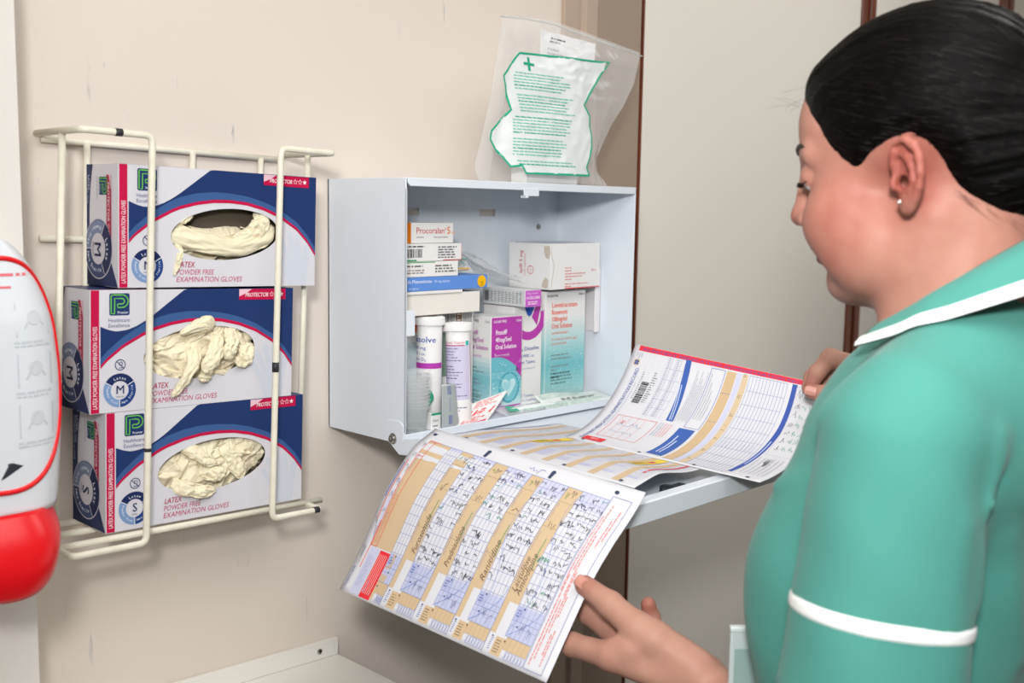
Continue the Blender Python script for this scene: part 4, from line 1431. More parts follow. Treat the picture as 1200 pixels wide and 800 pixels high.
def on_tunic(o, d, r0=20.0, r1=240.0, sd=tn):
    """Outermost crossing of the cloth along a ray."""
    d = d / np.linalg.norm(d)
    rs = np.linspace(r0, r1, 150)
    v = sd.ev(np.asarray(o) + rs[:, None] * d)
    k = np.nonzero(v < 0)[0]
    r = rs[k[-1]] if len(k) else r0
    return r
PIPE = mat('white_cotton_piping', 'eef0ee', 0.7, bump=(900, 0.3, 2))
def ribbon(name, pts, nrm, w, up, parent, m=PIPE, thick=1.4):
    b = MB()
    n = len(pts)
    def fn(u, v):
        k = min(int(round(u * (n - 1))), n - 1)
        e = (1 - (2 * v - 1) ** 4) * thick
        return tuple(pts[k] + nrm[k] * (0.4 + e) + up[k] * (v - 0.5) * w)
    b.grid(fn, n - 1, 8)
    return b.build(name, m, parent, smooth=True)
def sleeve_band(o, axis, t, w):
    u1 = np.cross(axis, Bf); u1 /= np.linalg.norm(u1); u2 = np.cross(axis, u1)
    pts, nr, up = [], [], []
    for q in range(73):
        a = 2 * math.pi * q / 72
        d = u1 * math.cos(a) + u2 * math.sin(a)
        r = 0.5 * (on_tunic(o + axis * (t - w / 2), d, 40, 95, SLV) + on_tunic(o + axis * (t + w / 2), d, 40, 95, SLV))
        pts.append(o + axis * t + d * r); nr.append(d); up.append(axis)
    return ribbon('sleeve_piping', pts, nr, w, up, tun_o)
SLV = SDF().put(sleeve(TS0, ax, LS, 61, 69), TS0 + ax * LS / 2, 300)
sleeve_band(TS0, ax, LS - 68, 11.5)

# ---- collar: a turned-down band round the neck with white piping on its outer edge
NC = BL(-45, 0, 0)
def col_in(ph):                                   # inner (upper) edge
    c = math.cos(ph)
    return NC + (Bf * c + Bl * math.sin(ph)) * (66 + 3 * (1 - c)) + V3(0, 0, 256 - 52 * c - 12 * max(0.0, c))
def col_out(ph):
    c = math.cos(ph)
    r = 112 + 8 * c
    d = Bf * c + Bl * math.sin(ph)
    z = 232 - 45 * c
    p = NC + d * r
    col = np.array([[p[0], p[1], zz] for zz in np.linspace(120, 290, 171)])
    k = np.nonzero(tn.ev(col) < 0)[0]
    zz = col[k[-1]][2] if len(k) else z
    return np.array([p[0], p[1], max(zz + 3.0, z - 4)])
PH = np.linspace(math.radians(57), math.radians(303), 72)
ci_, co_ = [col_in(a) for a in PH], [col_out(a) for a in PH]
def cfn(u, v):
    k = min(int(round(u * 71)), 71)
    a, b = ci_[k], co_[k]
    bow = math.sin(v * math.pi)
    out = (b - a) * V3(1, 1, 0); out /= np.linalg.norm(out)
    return tuple(a + (b - a) * v + V3(0, 0, 9) * bow + out * 5 * bow * (1 - v))
b = MB(); b.grid(cfn, 71, 12)
collar_o = b.build('collar', CLOTH, tun_o, smooth=True, solid=2.4)
b = MB()
def pfn(u, v):
    k = min(int(round(u * 71)), 71)
    a, c = np.array(cfn(u, 0.84)), np.array(cfn(u, 1.02))
    n = np.cross(c - a, np.array(cfn(min(u + 1 / 71, 1), 1)) - np.array(cfn(max(u - 1 / 71, 0), 1)))
    n /= np.linalg.norm(n)
    if n[2] < 0: n = -n
    return tuple(a + (c - a) * v + n * (1.6 + 1.2 * (1 - (2 * v - 1) ** 4)))
b.grid(pfn, 71, 8)
b.build('collar_piping', PIPE, collar_o, smooth=True)

# ---- trousers and shoes, below the picture
tr = SDF()
for sy in (1, -1):
    tr.cone(BL(-5, 68 * sy, -430), BL(-8, 74 * sy, -800), 96, 68, 10)
    tr.cone(BL(-8, 74 * sy, -800), BL(-14, 76 * sy, -1178), 68, 56, 6)
Vr, Fr = surface_net(tr, BL(-150, 0, -1240) + V3(-220, -40, 0), BL(150, 0, -330) + V3(220, 40, 0), 9)
np_mesh('trousers', Vr, Fr, mat('navy_trousers', '20263c', 0.8), nurse)
for sy in (1, -1):
    sh = SDF()
    sh.cone(BL(-40, 76 * sy, -1202), BL(120, 82 * sy, -1212), 36, 26, 10)
    sh.ell(BL(50, 80 * sy, -1206), V3(46, 120, 32), None, 12)
    Vs, Fs = surface_net(sh, BL(0, 80 * sy, -1236) + V3(-80, -150, 0), BL(0, 80 * sy, -1150) + V3(80, 220, 0), 6)
    Vs[:, 2] = np.maximum(Vs[:, 2], -1235.5)
    np_mesh('shoe', Vs, Fs, mat('black_shoe', '16161a', 0.4), nurse)

# clear badge holder clipped at the front of the tunic
bh = MB(); Xb = Matrix.Translation((-66, -718, -98)) @ Matrix.Rotation(math.radians(-44), 4, 'Z')
bh.X = Xb; bh.box(-3, 34, -3, 3, -78, 24)
hold = bh.build('badge_holder', mat('holder_plastic', 'b9c6c6', 0.2, spec=0.5), bevel=1.5)
tag(hold, 'pale plastic badge holder at the front of the mint tunic', 'badge holder')
bh = MB(); bh.X = Xb; bh.box(1, 31, -3.6, -3.0, -76, 6); bh.build('inner_card', mat('holder_card', '8fa9a6', 0.5), hold)
bh = MB(); bh.X = Xb; bh.box(-3.4, 34.4, -3.6, 3.6, 22, 27); bh.build('top_rim', mat('holder_rim', 'cfdada', 0.2), hold, bevel=1)
# ---------------------------------------------------------------- what stands in the cabinet
rm_ = random.Random(11)
MED_W = mat('carton_white', 'e9e8e6', 0.5, spec=0.35)
MED_IV = mat('carton_ivory', 'e6e2da', 0.55, spec=0.3)
def carton(name, label, x0, x1, y0, y1, z0, z1, m=MED_W, yaw=0.0, pitch=0.0, cat='box', group=None, roll=0.0, seam=True):
    """Folded carton; returns (thing, front map, left map, top map). Local origin: front left bottom corner."""
    X = Matrix.Translation((x0, y0, z0)) @ Matrix.Rotation(math.radians(yaw), 4, 'Z') @ Matrix.Rotation(math.radians(pitch), 4, 'Y') @ Matrix.Rotation(math.radians(roll), 4, 'X')
    w, d, h = x1 - x0, y1 - y0, z1 - z0
    t = thing(name, label, cat, tuple(X @ Vector((w / 2, d / 2, 0))), group)
    b = MB(); b.X = X
    b.box(0, w, 0, d, 0, h)
    b.build('carton_body', m, t, bevel=0.7)
    if seam:
        b = MB(); b.X = X
        b.add([(1, 1.0, h + 0.15), (w - 1, 1.0, h + 0.15), (w - 1, 1.5, h + 0.15), (1, 1.5, h + 0.15)], [(0, 1, 2, 3)])
        b.build('lid_seam', mat('seam_grey', 'a9a49c', 0.8), t, fix=False)
    k = 0.14
    return (t, (lambda u, v, l: X @ Vector((u, -k * l, v))), (lambda u, v, l: X @ Vector((-k * l, d - u, v))),
            (lambda u, v, l: X @ Vector((u, v, h + k * l))), w, d, h)
def speckle(i, x0, x1, z0, z1, n, seed, layer=3):
    r = random.Random(seed)
    for _ in range(n):
        x = r.uniform(x0, x1); z = z0 + (z1 - z0) * r.random() ** 1.3
        s = r.uniform(0.3, 1.1); a = r.uniform(0, 3)
        P = [(x + s * math.cos(a + q) * r.uniform(0.5, 1.4), z + s * math.sin(a + q)) for q in (0, 1.6, 3.1, 4.7)]
        if all(x0 <= p[0] <= x1 for p in P):
            i.poly(P, 'e6f2f2', layer)
def mixc(a, c, t):
    A, C = [int(a[q:q + 2], 16) for q in (0, 2, 4)], [int(c[q:q + 2], 16) for q in (0, 2, 4)]
    return '%02x%02x%02x' % tuple(int(A[q] + (C[q] - A[q]) * t) for q in range(3))
def vgrad(i, x0, x1, z0, z1, stops, n=14, layer=1):
    for q in range(n):
        t = (q + 0.5) / n
        for (t0, c0), (t1, c1) in zip(stops, stops[1:]):
            if t0 <= t <= t1:
                i.rect(x0, z0 + (z1 - z0) * q / n, x1, z0 + (z1 - z0) * (q + 1) / n, mixc(c0, c1, (t - t0) / (t1 - t0)), layer)

# tall bottle carton, white fading to teal
t, f, l, tp, w, d, h = carton('medicine_carton', 'tall white carton fading to teal with orange lettering, under the big white box', 356, 453, -92, -18, 6.5, 183)
i = Ink()
vgrad(i, 0.3, w - 0.3, 0.5, h - 42, [(0, 'b9d6d6'), (0.12, '9fd0d0'), (0.42, '74bfc6'), (0.72, 'b4d8d8'), (1, 'e6e8e6')], 22)
speckle(i, 2, w - 2, 6, 105, 170, 3)
i.text('SUGAR FREE', 3, h - 9, 6, '3a3a3a', 3, width=26, bold=0.02)
i.text('300ml', w - 18, h - 8, 5, '3a3a3a', 3, width=14, bold=0.02)
for q, s in enumerate(('Levetiracetam', 'Rosemont', '100mg/ml', 'Oral Solution')):
    i.text(s, 14, h - 26 - q * 11.2, 11.5, 'ee5a3c', 3, width=[62, 38, 37, 50][q], bold=0.02)
i.text('Levetiracetam', 14, h - 69, 7, 'ee7258', 3, width=40)
i.text('For adults and children aged', 14, h - 79, 5.4, 'ee7258', 3, width=62)
i.text('4 years and older', 14, h - 86, 5.4, 'ee7258', 3, width=38)
for q, (wd, c) in enumerate(((52, '84999b'), (58, '84999b'), (0, ''), (62, '84999b'), (14, '84999b'), (66, '4c6264'), (26, '4c6264'))):
    if wd:
        i.small_print(14, h - 105 - q * 6, 14 + wd, h - 101 - q * 6, 1, c, 4, rm_)
for q, wd in enumerate((58, 54, 40)):
    i.small_print(14, h - 140 - q * 5.5, 14 + wd, h - 136 - q * 5.5, 1, '6b8f93', 4, rm_)
i.build('front_print', t, f)
i = Ink(); vgrad(i, 0.3, d - 0.3, 0.5, h - 42, [(0, 'b9d6d6'), (0.12, '9fd0d0'), (0.42, '74bfc6'), (0.72, 'b4d8d8'), (1, 'e6e8e6')], 22); i.build('side_print', t, l)
# effervescent tablet carton
t, f, l, tp, w, d, h = carton('medicine_carton', 'white tablet carton with a purple ring and blue drop behind the purple carton', 289, 352, -88, -20, 6.5, 162.5)
i = Ink()
i.arc(46 - 14, h - 14, 27, 40, 180, 368, 'b83fa9', 2, 30, 1.0)
i.poly([(w - 3, h - 1), (w - 16, h - 1), (w - 24, h - 18), (w - 12, h - 32)], 'b83fa9', 2)
i.poly([(22, h - 1), (45, h - 1), (38, h - 14), (33, h - 17), (28, h - 14)], '2a53b0', 3)
i.text('D\u2083 Dissolve', 8, h - 70, 9, '33509e', 3, width=48, bold=0.01)
i.text('ng/400 i.u.', 10, h - 81, 7.5, '33509e', 3, width=36)
i.text('scent Tablets', 8, h - 91, 7.5, '33509e', 3, width=40)
i.text('olate and Vitamin D', 8, h - 100, 4.6, '8c98b8', 3, width=40)
i.text('20 Tablets', 12, 12, 6, '6d82b4', 3, width=34); i.text('30 x 2 tablets', 12, 5, 5, '6d82b4', 3, width=40)
i.build('front_print', t, f)
i = Ink(); i.rect(10, 30, 22, d - 30, 'b83fa9', 1); i.build('top_print', t, tp)
# purple oral solution carton
t, f, l, tp, w, d, h = carton('medicine_carton', 'purple and teal oral solution carton with a heart, behind the leaning tube', 220, 286, -106, -50, 6.5, 151.5, yaw=-1.5)
TEAL = [(0, 'cfe6e8'), (0.25, 'a2d3da'), (0.7, '6bb7c4'), (1, '8cc8d2')]
i = Ink()
i.rect(1, 70, w - 1, h - 1, 'b03fa6', 1)
vgrad(i, 1, w - 1, 9, 64, TEAL, 9, 1)
i.strip([(1 + (w - 2) * q / 20, 60) for q in range(21)], [(1 + (w - 2) * q / 20, 84 - 26 * max(0, (q - 4) / 16) ** 1.8) for q in range(21)], '6bb7c4', 2)
i.strip([(1 + (w - 2) * q / 20, 84 - 26 * max(0, (q - 4) / 16) ** 1.8) for q in range(21)], [(1 + (w - 2) * q / 20, 86) for q in range(21)], 'b03fa6', 3)
i.poly([(w - 12, 60), (w - 1, 50), (w - 1, 72), (w - 12, 72)], 'b03fa6', 2)
speckle(i, 2, w - 2, 12, 78, 110, 5, 4)
i.disc(39, 36, 22, '4aa3b6', 3, 30, 24); i.disc(39, 36, 18.5, '7cc3cf', 4, 30, 21)
HB = [(-0.0, -1.0), (-0.55, -0.35), (-0.9, 0.1), (-0.95, 0.5), (-0.7, 0.8), (-0.35, 0.8), (0, 0.5), (0.35, 0.8), (0.7, 0.8), (0.95, 0.5), (0.9, 0.1), (0.55, -0.35)]
i.poly([(38 + 15 * a, 37 + 15 * c) for a, c in HB], 'bfe2e6', 5); i.poly([(34 + 9 * a, 38 + 10 * c) for a, c in HB], '9dd2da', 6)
i.poly([(3, 30), (5, 24), (22, 12), (18, 10), (3, 22)], 'd58acb', 6)
i.rect(1, 2, w - 1, 8.5, 'b03fa6', 2); i.text('furosemide', 40, 3.6, 5, 'f4e6f2', 3, width=20)
i.text('SUGAR FREE', 5, h - 9, 5.6, 'f4e6f2', 3, width=27, bold=0.02); i.text('150ml', w - 15, h - 9, 5.2, 'f4e6f2', 3, width=12, bold=0.02)
i.text('Frusol\u00ae', 9, h - 27, 10.5, 'fbf3fa', 3, width=24, shear=0.15, bold=0.02)
i.text('40mg/5ml', 9, h - 38, 10, 'fbf3fa', 3, width=33, bold=0.02)
i.text('Oral Solution', 9, h - 49, 10, 'fbf3fa', 3, width=44, bold=0.02)
i.text('Furosemide', 8, h - 61, 7.8, 'f4e2f1', 3, width=31)
i.build('front_print', t, f)
i = Ink()
vgrad(i, 0.5, d - 0.5, 2, h - 62, [(0, 'cfe6e8'), (0.25, 'a2d3da'), (0.6, '7fc2cd'), (1, 'dfe9ea')], 12)
speckle(i, 2, d - 2, 6, 66, 70, 6)
i.text('SUGAR FREE', 3, h - 9, 5.6, '444444', 3, width=26, bold=0.02); i.text('150ml', d - 14, h - 9, 5, '444444', 3, width=11)
i.text('Frusol\u00ae', 6, h - 28, 9.5, 'b04aa8', 3, width=22, shear=0.15, bold=0.015); i.text('40mg/5ml', 6, h - 39, 9.5, 'b04aa8', 3, width=34, bold=0.015)
i.text('Oral Solution', 6, h - 50, 9.5, 'b04aa8', 3, width=44, bold=0.015); i.text('Furosemide', 6, h - 62, 7, 'c07cba', 3, width=30)
for q in range(8):
    if q not in (2, 5):
        i.small_print(8, h - 80 - q * 6, d - rm_.uniform(8, 22), h - 76 - q * 6, 1, '8ca6aa', 4, rm_)
for q in range(3):
    i.small_print(6, 10 + q * 5, d - 12, 13.5 + q * 5, 1, '7f999c', 4, rm_)
i.build('side_print', t, l)
# eye ointment carton lying across the top
t, f, l, tp, w, d, h = carton('medicine_carton', 'small eye ointment carton with a magenta end, lying on the tall cartons', 280, 315, -118, -22, 164.5, 190, yaw=-2)
i = Ink(); i.rect(0.4, 0.4, w - 0.4, h - 0.4, 'c65fc4', 1)
i.text('3.5 g / sterile', 3, h - 6, 4, 'f4e0f2', 3, width=24); i.text('LACRI-LUBE\u00ae', 2.5, h - 13.5, 6, 'fdf4fc', 3, width=29, bold=0.015)
i.small_print(6, 3, 30, 9, 2, 'f0d6ee', 3, rm_); i.build('front_print', t, f)
i = Ink(); i.rect(0.4, 0.4, d - 0.4, h - 0.4, 'd3d6d6', 1)
i.text('LACRI-LUBE', d - 8, 4, 5.5, '4a4f52', 3, width=18, rot=90)
for q in range(9):
    i.small_print(d - 84 + q * 8, 4, d - 78 + q * 8, h - 4, 6, '7b8082', 3, rm_, fill=0.4)
i.rect(6, 5, 14, h - 5, '8c9193', 2); i.build('side_print', t, l)
# big white box
t, f, l, tp, w, d, h = carton('medicine_box', 'big white capsule box with torn tabs, topmost on the right of the cabinet', 343.5, 463.5, -112, -21.5, 187.5, 259.5, pitch=-0.4)
i = Ink()
i.text('Bayer', 98, 27, 6, 'd98a88', 3, width=15, shear=0.2)
for q, wd in enumerate((18, 16, 50, 54, 24)):
    i.small_print(34, 32 - q * 4.6, 34 + wd, 35 - q * 4.6, 1, 'dd8482', 3, rm_)
i.small_print(34, 6.5, 108, 9.5, 1, 'dd8482', 3, rm_); i.small_print(34, 2.5, 52, 5.5, 1, 'dd8482', 3, rm_)
i.rect(34, 0.2, w - 0.4, 1.8, 'd8343a', 3)
i.line([(0.8, h - 1), (0.8, h - 12), (3, h - 22), (8, h - 34), (6, h - 46), (3, h - 58), (2, 4)], 0.9, 'a79f92', 2)
i.build('front_print', t, f)
i = Ink()
i.text('lat\u00ae 5 mg', 30, 24, 9.5, 'c95258', 3, width=36, rot=90, bold=0.01); i.text('soft capsules', 37, 20, 6, 'd98a8c', 3, width=36, rot=90)
i.arc(48, 30, 6, 6.9, 0, 360, 'd0575c', 3, 28); i.text('B', 48, 33.4, 4, 'd0575c', 3, align='c'); i.text('A', 45.2, 28.8, 3.6, 'd0575c', 3, align='c'); i.text('E', 51, 28.8, 3.6, 'd0575c', 3, align='c'); i.text('Y', 48, 28.8, 3.8, 'd0575c', 3, align='c'); i.text('R', 48, 24.8, 3.8, 'd0575c', 3, align='c')
i.poly([(76, h - 4), (88, h - 3), (90, h - 14), (87, h - 24), (80, h - 22), (77, h - 14)], 'c9bcae', 2)
i.poly([(72, 4), (74, 12), (80, 20), (86, 16), (86, 5), (82, 2)], 'c9bcae', 2)
i.build('side_print', t, l)
b = MB(); b.box(350, 456, -106, -28, 259.6, 260.8)
b.build('blister_foil', mat('blister_foil', 'c9ccd6', 0.25, metal=0.6, bump=(90, 0.5)), t)

# left stack, bottom to top; two cartons behind the tubes carry it
t, f, l, tp, w, d, h = carton('medicine_carton', 'carton with an orange top standing behind the white tablet tube', 62, 132, -84, -14, 6.5, 162)
i = Ink(); i.rect(0.3, h - 26, w - 0.3, h - 0.3, 'ee7a1e', 1); i.rect(8, 20, 30, h - 40, 'c8d8dc', 1); i.build('front_print', t, f)
t, f, l, tp, w, d, h = carton('medicine_carton', 'striped carton just visible behind the tops of the two white tubes', 136, 208, -80, -12, 6.5, 162)
i = Ink(); i.barcode(2, h - 22, 34, h - 2, '6a6a6a', 2, rm_); i.rect(36, h - 22, 48, h - 1, '7a5240', 2); i.small_print(38, h - 20, 47, h - 3, 4, 'd8cfc6', 3, rm_); i.barcode(50, h - 22, w - 2, h - 2, '8a8a8a', 2, rm_)
i.rect(2, 60, 50, h - 30, '7f9a88', 1); i.build('front_print', t, f)
t, f, l, tp, w, d, h = carton('medicine_box', 'plain ivory box lying across the two white tubes under the blue box', 12, 188, -114, -24, 163.2, 193, m=MED_IV, seam=False)
t, f, l, tp, w, d, h = carton('medicine_box', 'flat blue tablet box with a round yellow sticker', 6, 201, -116, -42, 197.5, 216.5, m=mat('carton_blue', '5f8fd8', 0.45))
i = Ink(); i.text('Isosorbide Mononitrate', 18, 11, 7, 'eaf0fa', 3, width=68, bold=0.015); i.text('10 mg tablets', 90, 11, 5, 'dbe6f6', 3, width=30)
i.text('56 tablets', 44, 2.6, 3.6, 'dbe6f6', 3, width=18); i.disc(w - 12, 10, 8.6, 'f2b90c', 3); i.text('56', w - 9.5, 6.2, 7, '7a5d10', 4, align='c', rot=90); i.build('front_print', t, f)
b = MB(); b.box(10, 150, -117, -46, 193.3, 197.2); lf = b.build('folded_leaflet', MED_W); tag(lf, 'folded white leaflet tucked under the flat blue tablet box', 'leaflet')
t, f, l, tp, w, d, h = carton('medicine_box', 'white tablet box lying directly on the flat blue box', 10, 144, -114, -44, 216.8, 238)
i = Ink(); i.small_print(36, 13, 76, 17, 1, '77736f', 2, rm_); i.small_print(36, 4, 70, 11, 2, '9a8f88', 2, rm_); i.small_print(90, 5, 130, 17, 3, '77736f', 2, rm_); i.rect(30, h - 1.6, 90, h - 0.3, '5ea35e', 2); i.build('front_print', t, f)
t, f, l, tp, w, d, h = carton('medicine_box', 'white tablet box with a barcode, under the topmost box of the left stack', 8, 154, -112, -42, 238.4, 262.6, yaw=0.6)
i = Ink(); i.barcode(38, 5, 70, 17, '3c3c40', 2, rm_); i.small_print(34, 18.5, 76, 22, 1, '55555a', 2, rm_); i.small_print(100, 3, 140, 21, 5, '77737a', 2, rm_); i.rect(110, 0.3, w - 0.5, 1.6, 'c2484e', 2); i.rect(w - 1.4, 0.4, w - 0.4, h - 0.4, 'd9a0a0', 2); i.rect(30, 0.4, 60, 2.2, '2f9a66', 2); i.build('front_print', t, f)
t, f, l, tp, w, d, h = carton('medicine_box', 'white and orange tablet box on top of the left stack', 22, 138, -110, -44, 263, 291.5)
i = Ink(); i.rect(0.3, 0.3, 37, h - 0.3, 'e8801a', 1); i.text('Procoralan', 46, 13.5, 12, 'c8303a', 3, width=52); i.text('\u00ae', 99, 18, 4, 'c8303a', 3); i.text('5', 103, 13, 14, 'ea7a1c', 3, bold=0.02); i.text('mg', 111, 13, 6, 'ea9a5c', 3); i.text('ivabradine', 46, 7.5, 3.4, '4a4a4a', 3, width=14); i.text('film-coated tablets', 79, 7.5, 3.4, '4a4a4a', 3, width=26); i.build('front_print', t, f)

# clear bag and syringe pouch lying on the blue box and the ointment carton
def clear_mat(name, tint, amount, rough=0.15, edge=0.55):
    m = bpy.data.materials.new(name); m.use_nodes = True
    nt = m.node_tree; nt.nodes.clear()
    o = nt.nodes.new('ShaderNodeOutputMaterial'); tr_ = nt.nodes.new('ShaderNodeBsdfTransparent'); g = nt.nodes.new('ShaderNodeBsdfPrincipled')
    tr_.inputs[0].default_value = (1, 1, 1, 1)
    g.inputs['Base Color'].default_value = rgb(tint); g.inputs['Roughness'].default_value = rough
    lw = nt.nodes.new('ShaderNodeLayerWeight'); lw.inputs[0].default_value = 0.35
    ma = nt.nodes.new('ShaderNodeMath'); ma.operation = 'MULTIPLY_ADD'; ma.inputs[1].default_value = edge; ma.inputs[2].default_value = amount; ma.use_clamp = True
    mx = nt.nodes.new('ShaderNodeMixShader')
    L = nt.links.new
    L(lw.outputs['Facing'], ma.inputs[0]); L(ma.outputs[0], mx.inputs[0]); L(tr_.outputs[0], mx.inputs[1]); L(g.outputs[0], mx.inputs[2]); L(mx.outputs[0], o.inputs[0])
    return m
CLEAR = clear_mat('clear_polythene', 'f2f4f4', 0.06, 0.08)
CUPM = clear_mat('frosted_cup_plastic', 'f6fafa', 0.09, 0.15, 0.35)
def pouch(name, label, P, nu, nv, amp, seed, m=CLEAR, group=None, k=0.05):
    """P: four corners (a: u0v0, b: u1v0, c: u1v1, d: u0v1); two crumpled films joined at the rim."""
    a, b_, c, d = [Vector(q) for q in P]
    n = (b_ - a).cross(d - a).normalized()
    o = thing(name, label, 'pouch', tuple((a + b_ + c + d) / 4), group)
    for s, nm in ((1, 'front_film'), (-1, 'back_film')):
        mb = MB()
        def fn(u, v):
            q = a * (1 - u) * (1 - v) + b_ * u * (1 - v) + c * u * v + d * (1 - u) * v
            rim = (16 * u * (1 - u) * v * (1 - v)) ** 0.5
            w = noise.noise(q * k + Vector((seed, 0, s))) * 1.2 + abs(noise.noise(q * k * 2.6 + Vector((0, seed, 0)))) * 0.8
            return q + n * (s * amp * rim * (0.7 + w) + noise.noise(q * 0.03 + Vector((seed, 3, 1))) * amp * 0.6)
        mb.grid(fn, nu, nv)
        mb.build(nm, m, o, smooth=True)
    return o, (a, b_, c, d, n)
p1, fr = pouch('syringe_pouch', 'clear pouch with green print resting on the blue box and the ointment carton', [(192, -100, 232), (292, -112, 199), (288, -44, 206), (196, -30, 262)], 26, 16, 5, 4)
a, b_, c, d, n = fr
if n.dot(Vector((-0.5, -0.8, 0.3))) < 0: n = -n
i = Ink(); i.disc(0.26, 0.55, 0.045, '2fb08c', 1, 20, 0.12); i.line([(0.3, 0.62), (0.62, 0.6)], 0.02, '8d9a98', 1)
for q in range(9):
    i.rect(0.2 + q * 0.08, 0.08, 0.24 + q * 0.08 + 0.02, 0.14, '4f9c80', 1)
i.build('green_print', p1, lambda u, v, l: a * (1 - u) * (1 - v) + b_ * u * (1 - v) + c * u * v + d * (1 - u) * v + n * 5.5)
p2, fr2 = pouch('syringe_pouch', 'clear green lettered pouch end sticking out behind the small white boxes', [(146, -96, 220), (196, -92, 219), (196, -50, 262), (150, -50, 256)], 14, 12, 4, 9)
a2, b2, c2, d2, n2 = fr2
if n2.dot(Vector((-0.5, -0.8, 0.3))) < 0: n2 = -n2
i = Ink(); i.line([(0.2, 0.4), (0.95, 0.36)], 0.03, '3d9c7c', 1); i.line([(0.25, 0.8), (0.9, 0.8)], 0.06, '3d9c7c', 1); i.text('C', 0.3, 0.16, 0.25, '3d9c7c', 1); i.text('5', 0.6, 0.16, 0.25, '3d9c7c', 1); i.rect(0.2, 0.02, 0.8, 0.08, 'd9a95e', 1)
i.build('green_print', p2, lambda u, v, l: a2 * (1 - u) * (1 - v) + b2 * u * (1 - v) + c2 * u * v + d2 * (1 - u) * v + n2 * 4.6)

# two white tablet tubes
TUBE = mat('white_tube_plastic', 'f0efee', 0.35, spec=0.5)
def tablet_tube(label, base, top, r, side):
    base, top = Vector(base), Vector(top)
    ax_ = (top - base); H = ax_.length; q = Vector((0, 0, 1)).rotation_difference(ax_.normalized()).to_matrix()
    t = thing('tablet_tube', label, 'tube', tuple(base))
    b = MB(); b.lathe([(r * 0.8, 0), (r * 0.94, 1.5), (r, 5), (r, H - 12)], tuple(base), 40, 0, q); b.build('tube_body', TUBE, t, smooth='auto')
    b = MB(); b.lathe([(r + 0.3, H - 13), (r + 3.5, H - 12), (r + 4.2, H - 9), (r + 3.8, H - 2), (r + 2, H - 0.4), (r - 4, H), (r - 6, H - 2.5), (0.01, H - 2.5)], tuple(base), 40, 0, q); b.build('cap', TUBE, t, smooth='auto')
    th0 = math.atan2(CAM_POS[1] - base.y, CAM_POS[0] - base.x)
    def fm(u, v, l):
        a = th0 + u / r
        return base + q @ Vector(((r + 0.12 * l) * math.cos(a), (r + 0.12 * l) * math.sin(a), v))
    i = Ink(); side(i, r, H); i.build('label_print', t, fm)
    return t
def side1(i, r, H):
    i.text('Dissolve', -35, H - 36, 12, '3b55a8', 3, width=44, bold=0.015)
    for q in range(3): i.text(('1000 mg', '800 i.u.', 'Vitamin D\u2083')[q], -33, H - 46 - q * 8, 6.5, '3b55a8', 3, width=28)
    i.rect(-40, H - 73, 22, H - 65, 'b33cab', 2, nx=16); i.rect(24, H - 73, 38, H - 65, 'e2a9dc', 2, nx=5)
    for q in range(8): i.small_print(-34, H - 84 - q * 7, -6 - (q % 3) * 4, H - 80 - q * 7, 1, '5d70b0', 3, rm_)
def side2(i, r, H):
    i.rect(-36, 34, 18, H - 32, 'cdc8e0', 1, nx=16, ny=2)
    i.text('Calcium and Vitamin', -34, H - 30, 6, 'c0506e', 3, width=44); i.rect(12, H - 33, 18, H - 26, '1fb5ae', 2); i.rect(-36, H - 33, 10, H - 31.5, 'b33c78', 2, nx=12)
    for q in range(22):
        if q % 6 != 5: i.small_print(-34, H - 38 - q * 4.2, 14 - (q % 4) * 5, H - 35.6 - q * 4.2, 1, '6a6690', 3, rm_)
    i.rect(22, 30, 24, H - 28, 'a83a9a', 2); i.small_print(30, 64, 34, 76, 3, '55555a', 3, rm_)
tablet_tube('straight white tablet tube with a purple band, left of the leaning tube', (99, -104, 6.5), (99.5, -104, 161), 18, side1)
tablet_tube('leaning white tablet tube with a lilac label', (137, -128, 7.5), (138, -120, 151), 17.5, side2)

# stack of clear medicine cups
for q in range(11):
    z = 6.6 + q * 4.9
    r0, r1 = 15.5, 20.5
    b = MB()
    b.lathe([(0.01, z + 1), (r0 - 1, z + 1), (r0, z + 2), (r1 - 1, z + 33), (r1, z + 34), (r1 + 1.6, z + 34.6), (r1 + 1.6, z + 35.8), (r1, z + 36)], (46, -134, 0), 28)
    c = b.build('medicine_cup', CUPM, smooth='auto')
    tag(c, ('bottom clear plastic cup of the stack at the left of the cabinet' if q == 0 else 'topmost clear plastic cup of the stack at the left of the cabinet' if q == 10 else
            '%s clear plastic cup from the top of the stack at the left of the cabinet' % ('first second third fourth fifth sixth seventh eighth ninth tenth eleventh twelfth'.split()[10 - q])), 'cup', 'stacked medicine cups')
# small carton behind the cups
t, f, l, tp, w, d, h = carton('medicine_carton', 'tiny white carton with a green top between the cups and the foil sachet', 70, 88, -142, -128, 6.5, 30)
i = Ink(); i.rect(0, h - 3, w, h, '1f9c72', 1); i.text('Gent', 3, h - 12, 5, '444444', 2, width=10); i.small_print(3, 4, 15, 7, 1, '777777', 2, rm_); i.build('front_print', t, f)
b = MB(); b.tube(fillet([(76, -118, 28), (82, -122, 40), (88, -124, 48), (84, -122, 56)], 5), 3.0, 10)
dp = b.build('green_cap', mat('green_plastic', '1f9c78', 0.35), smooth=True); tag(dp, 'small green plastic cap behind the foil sachet', 'cap')

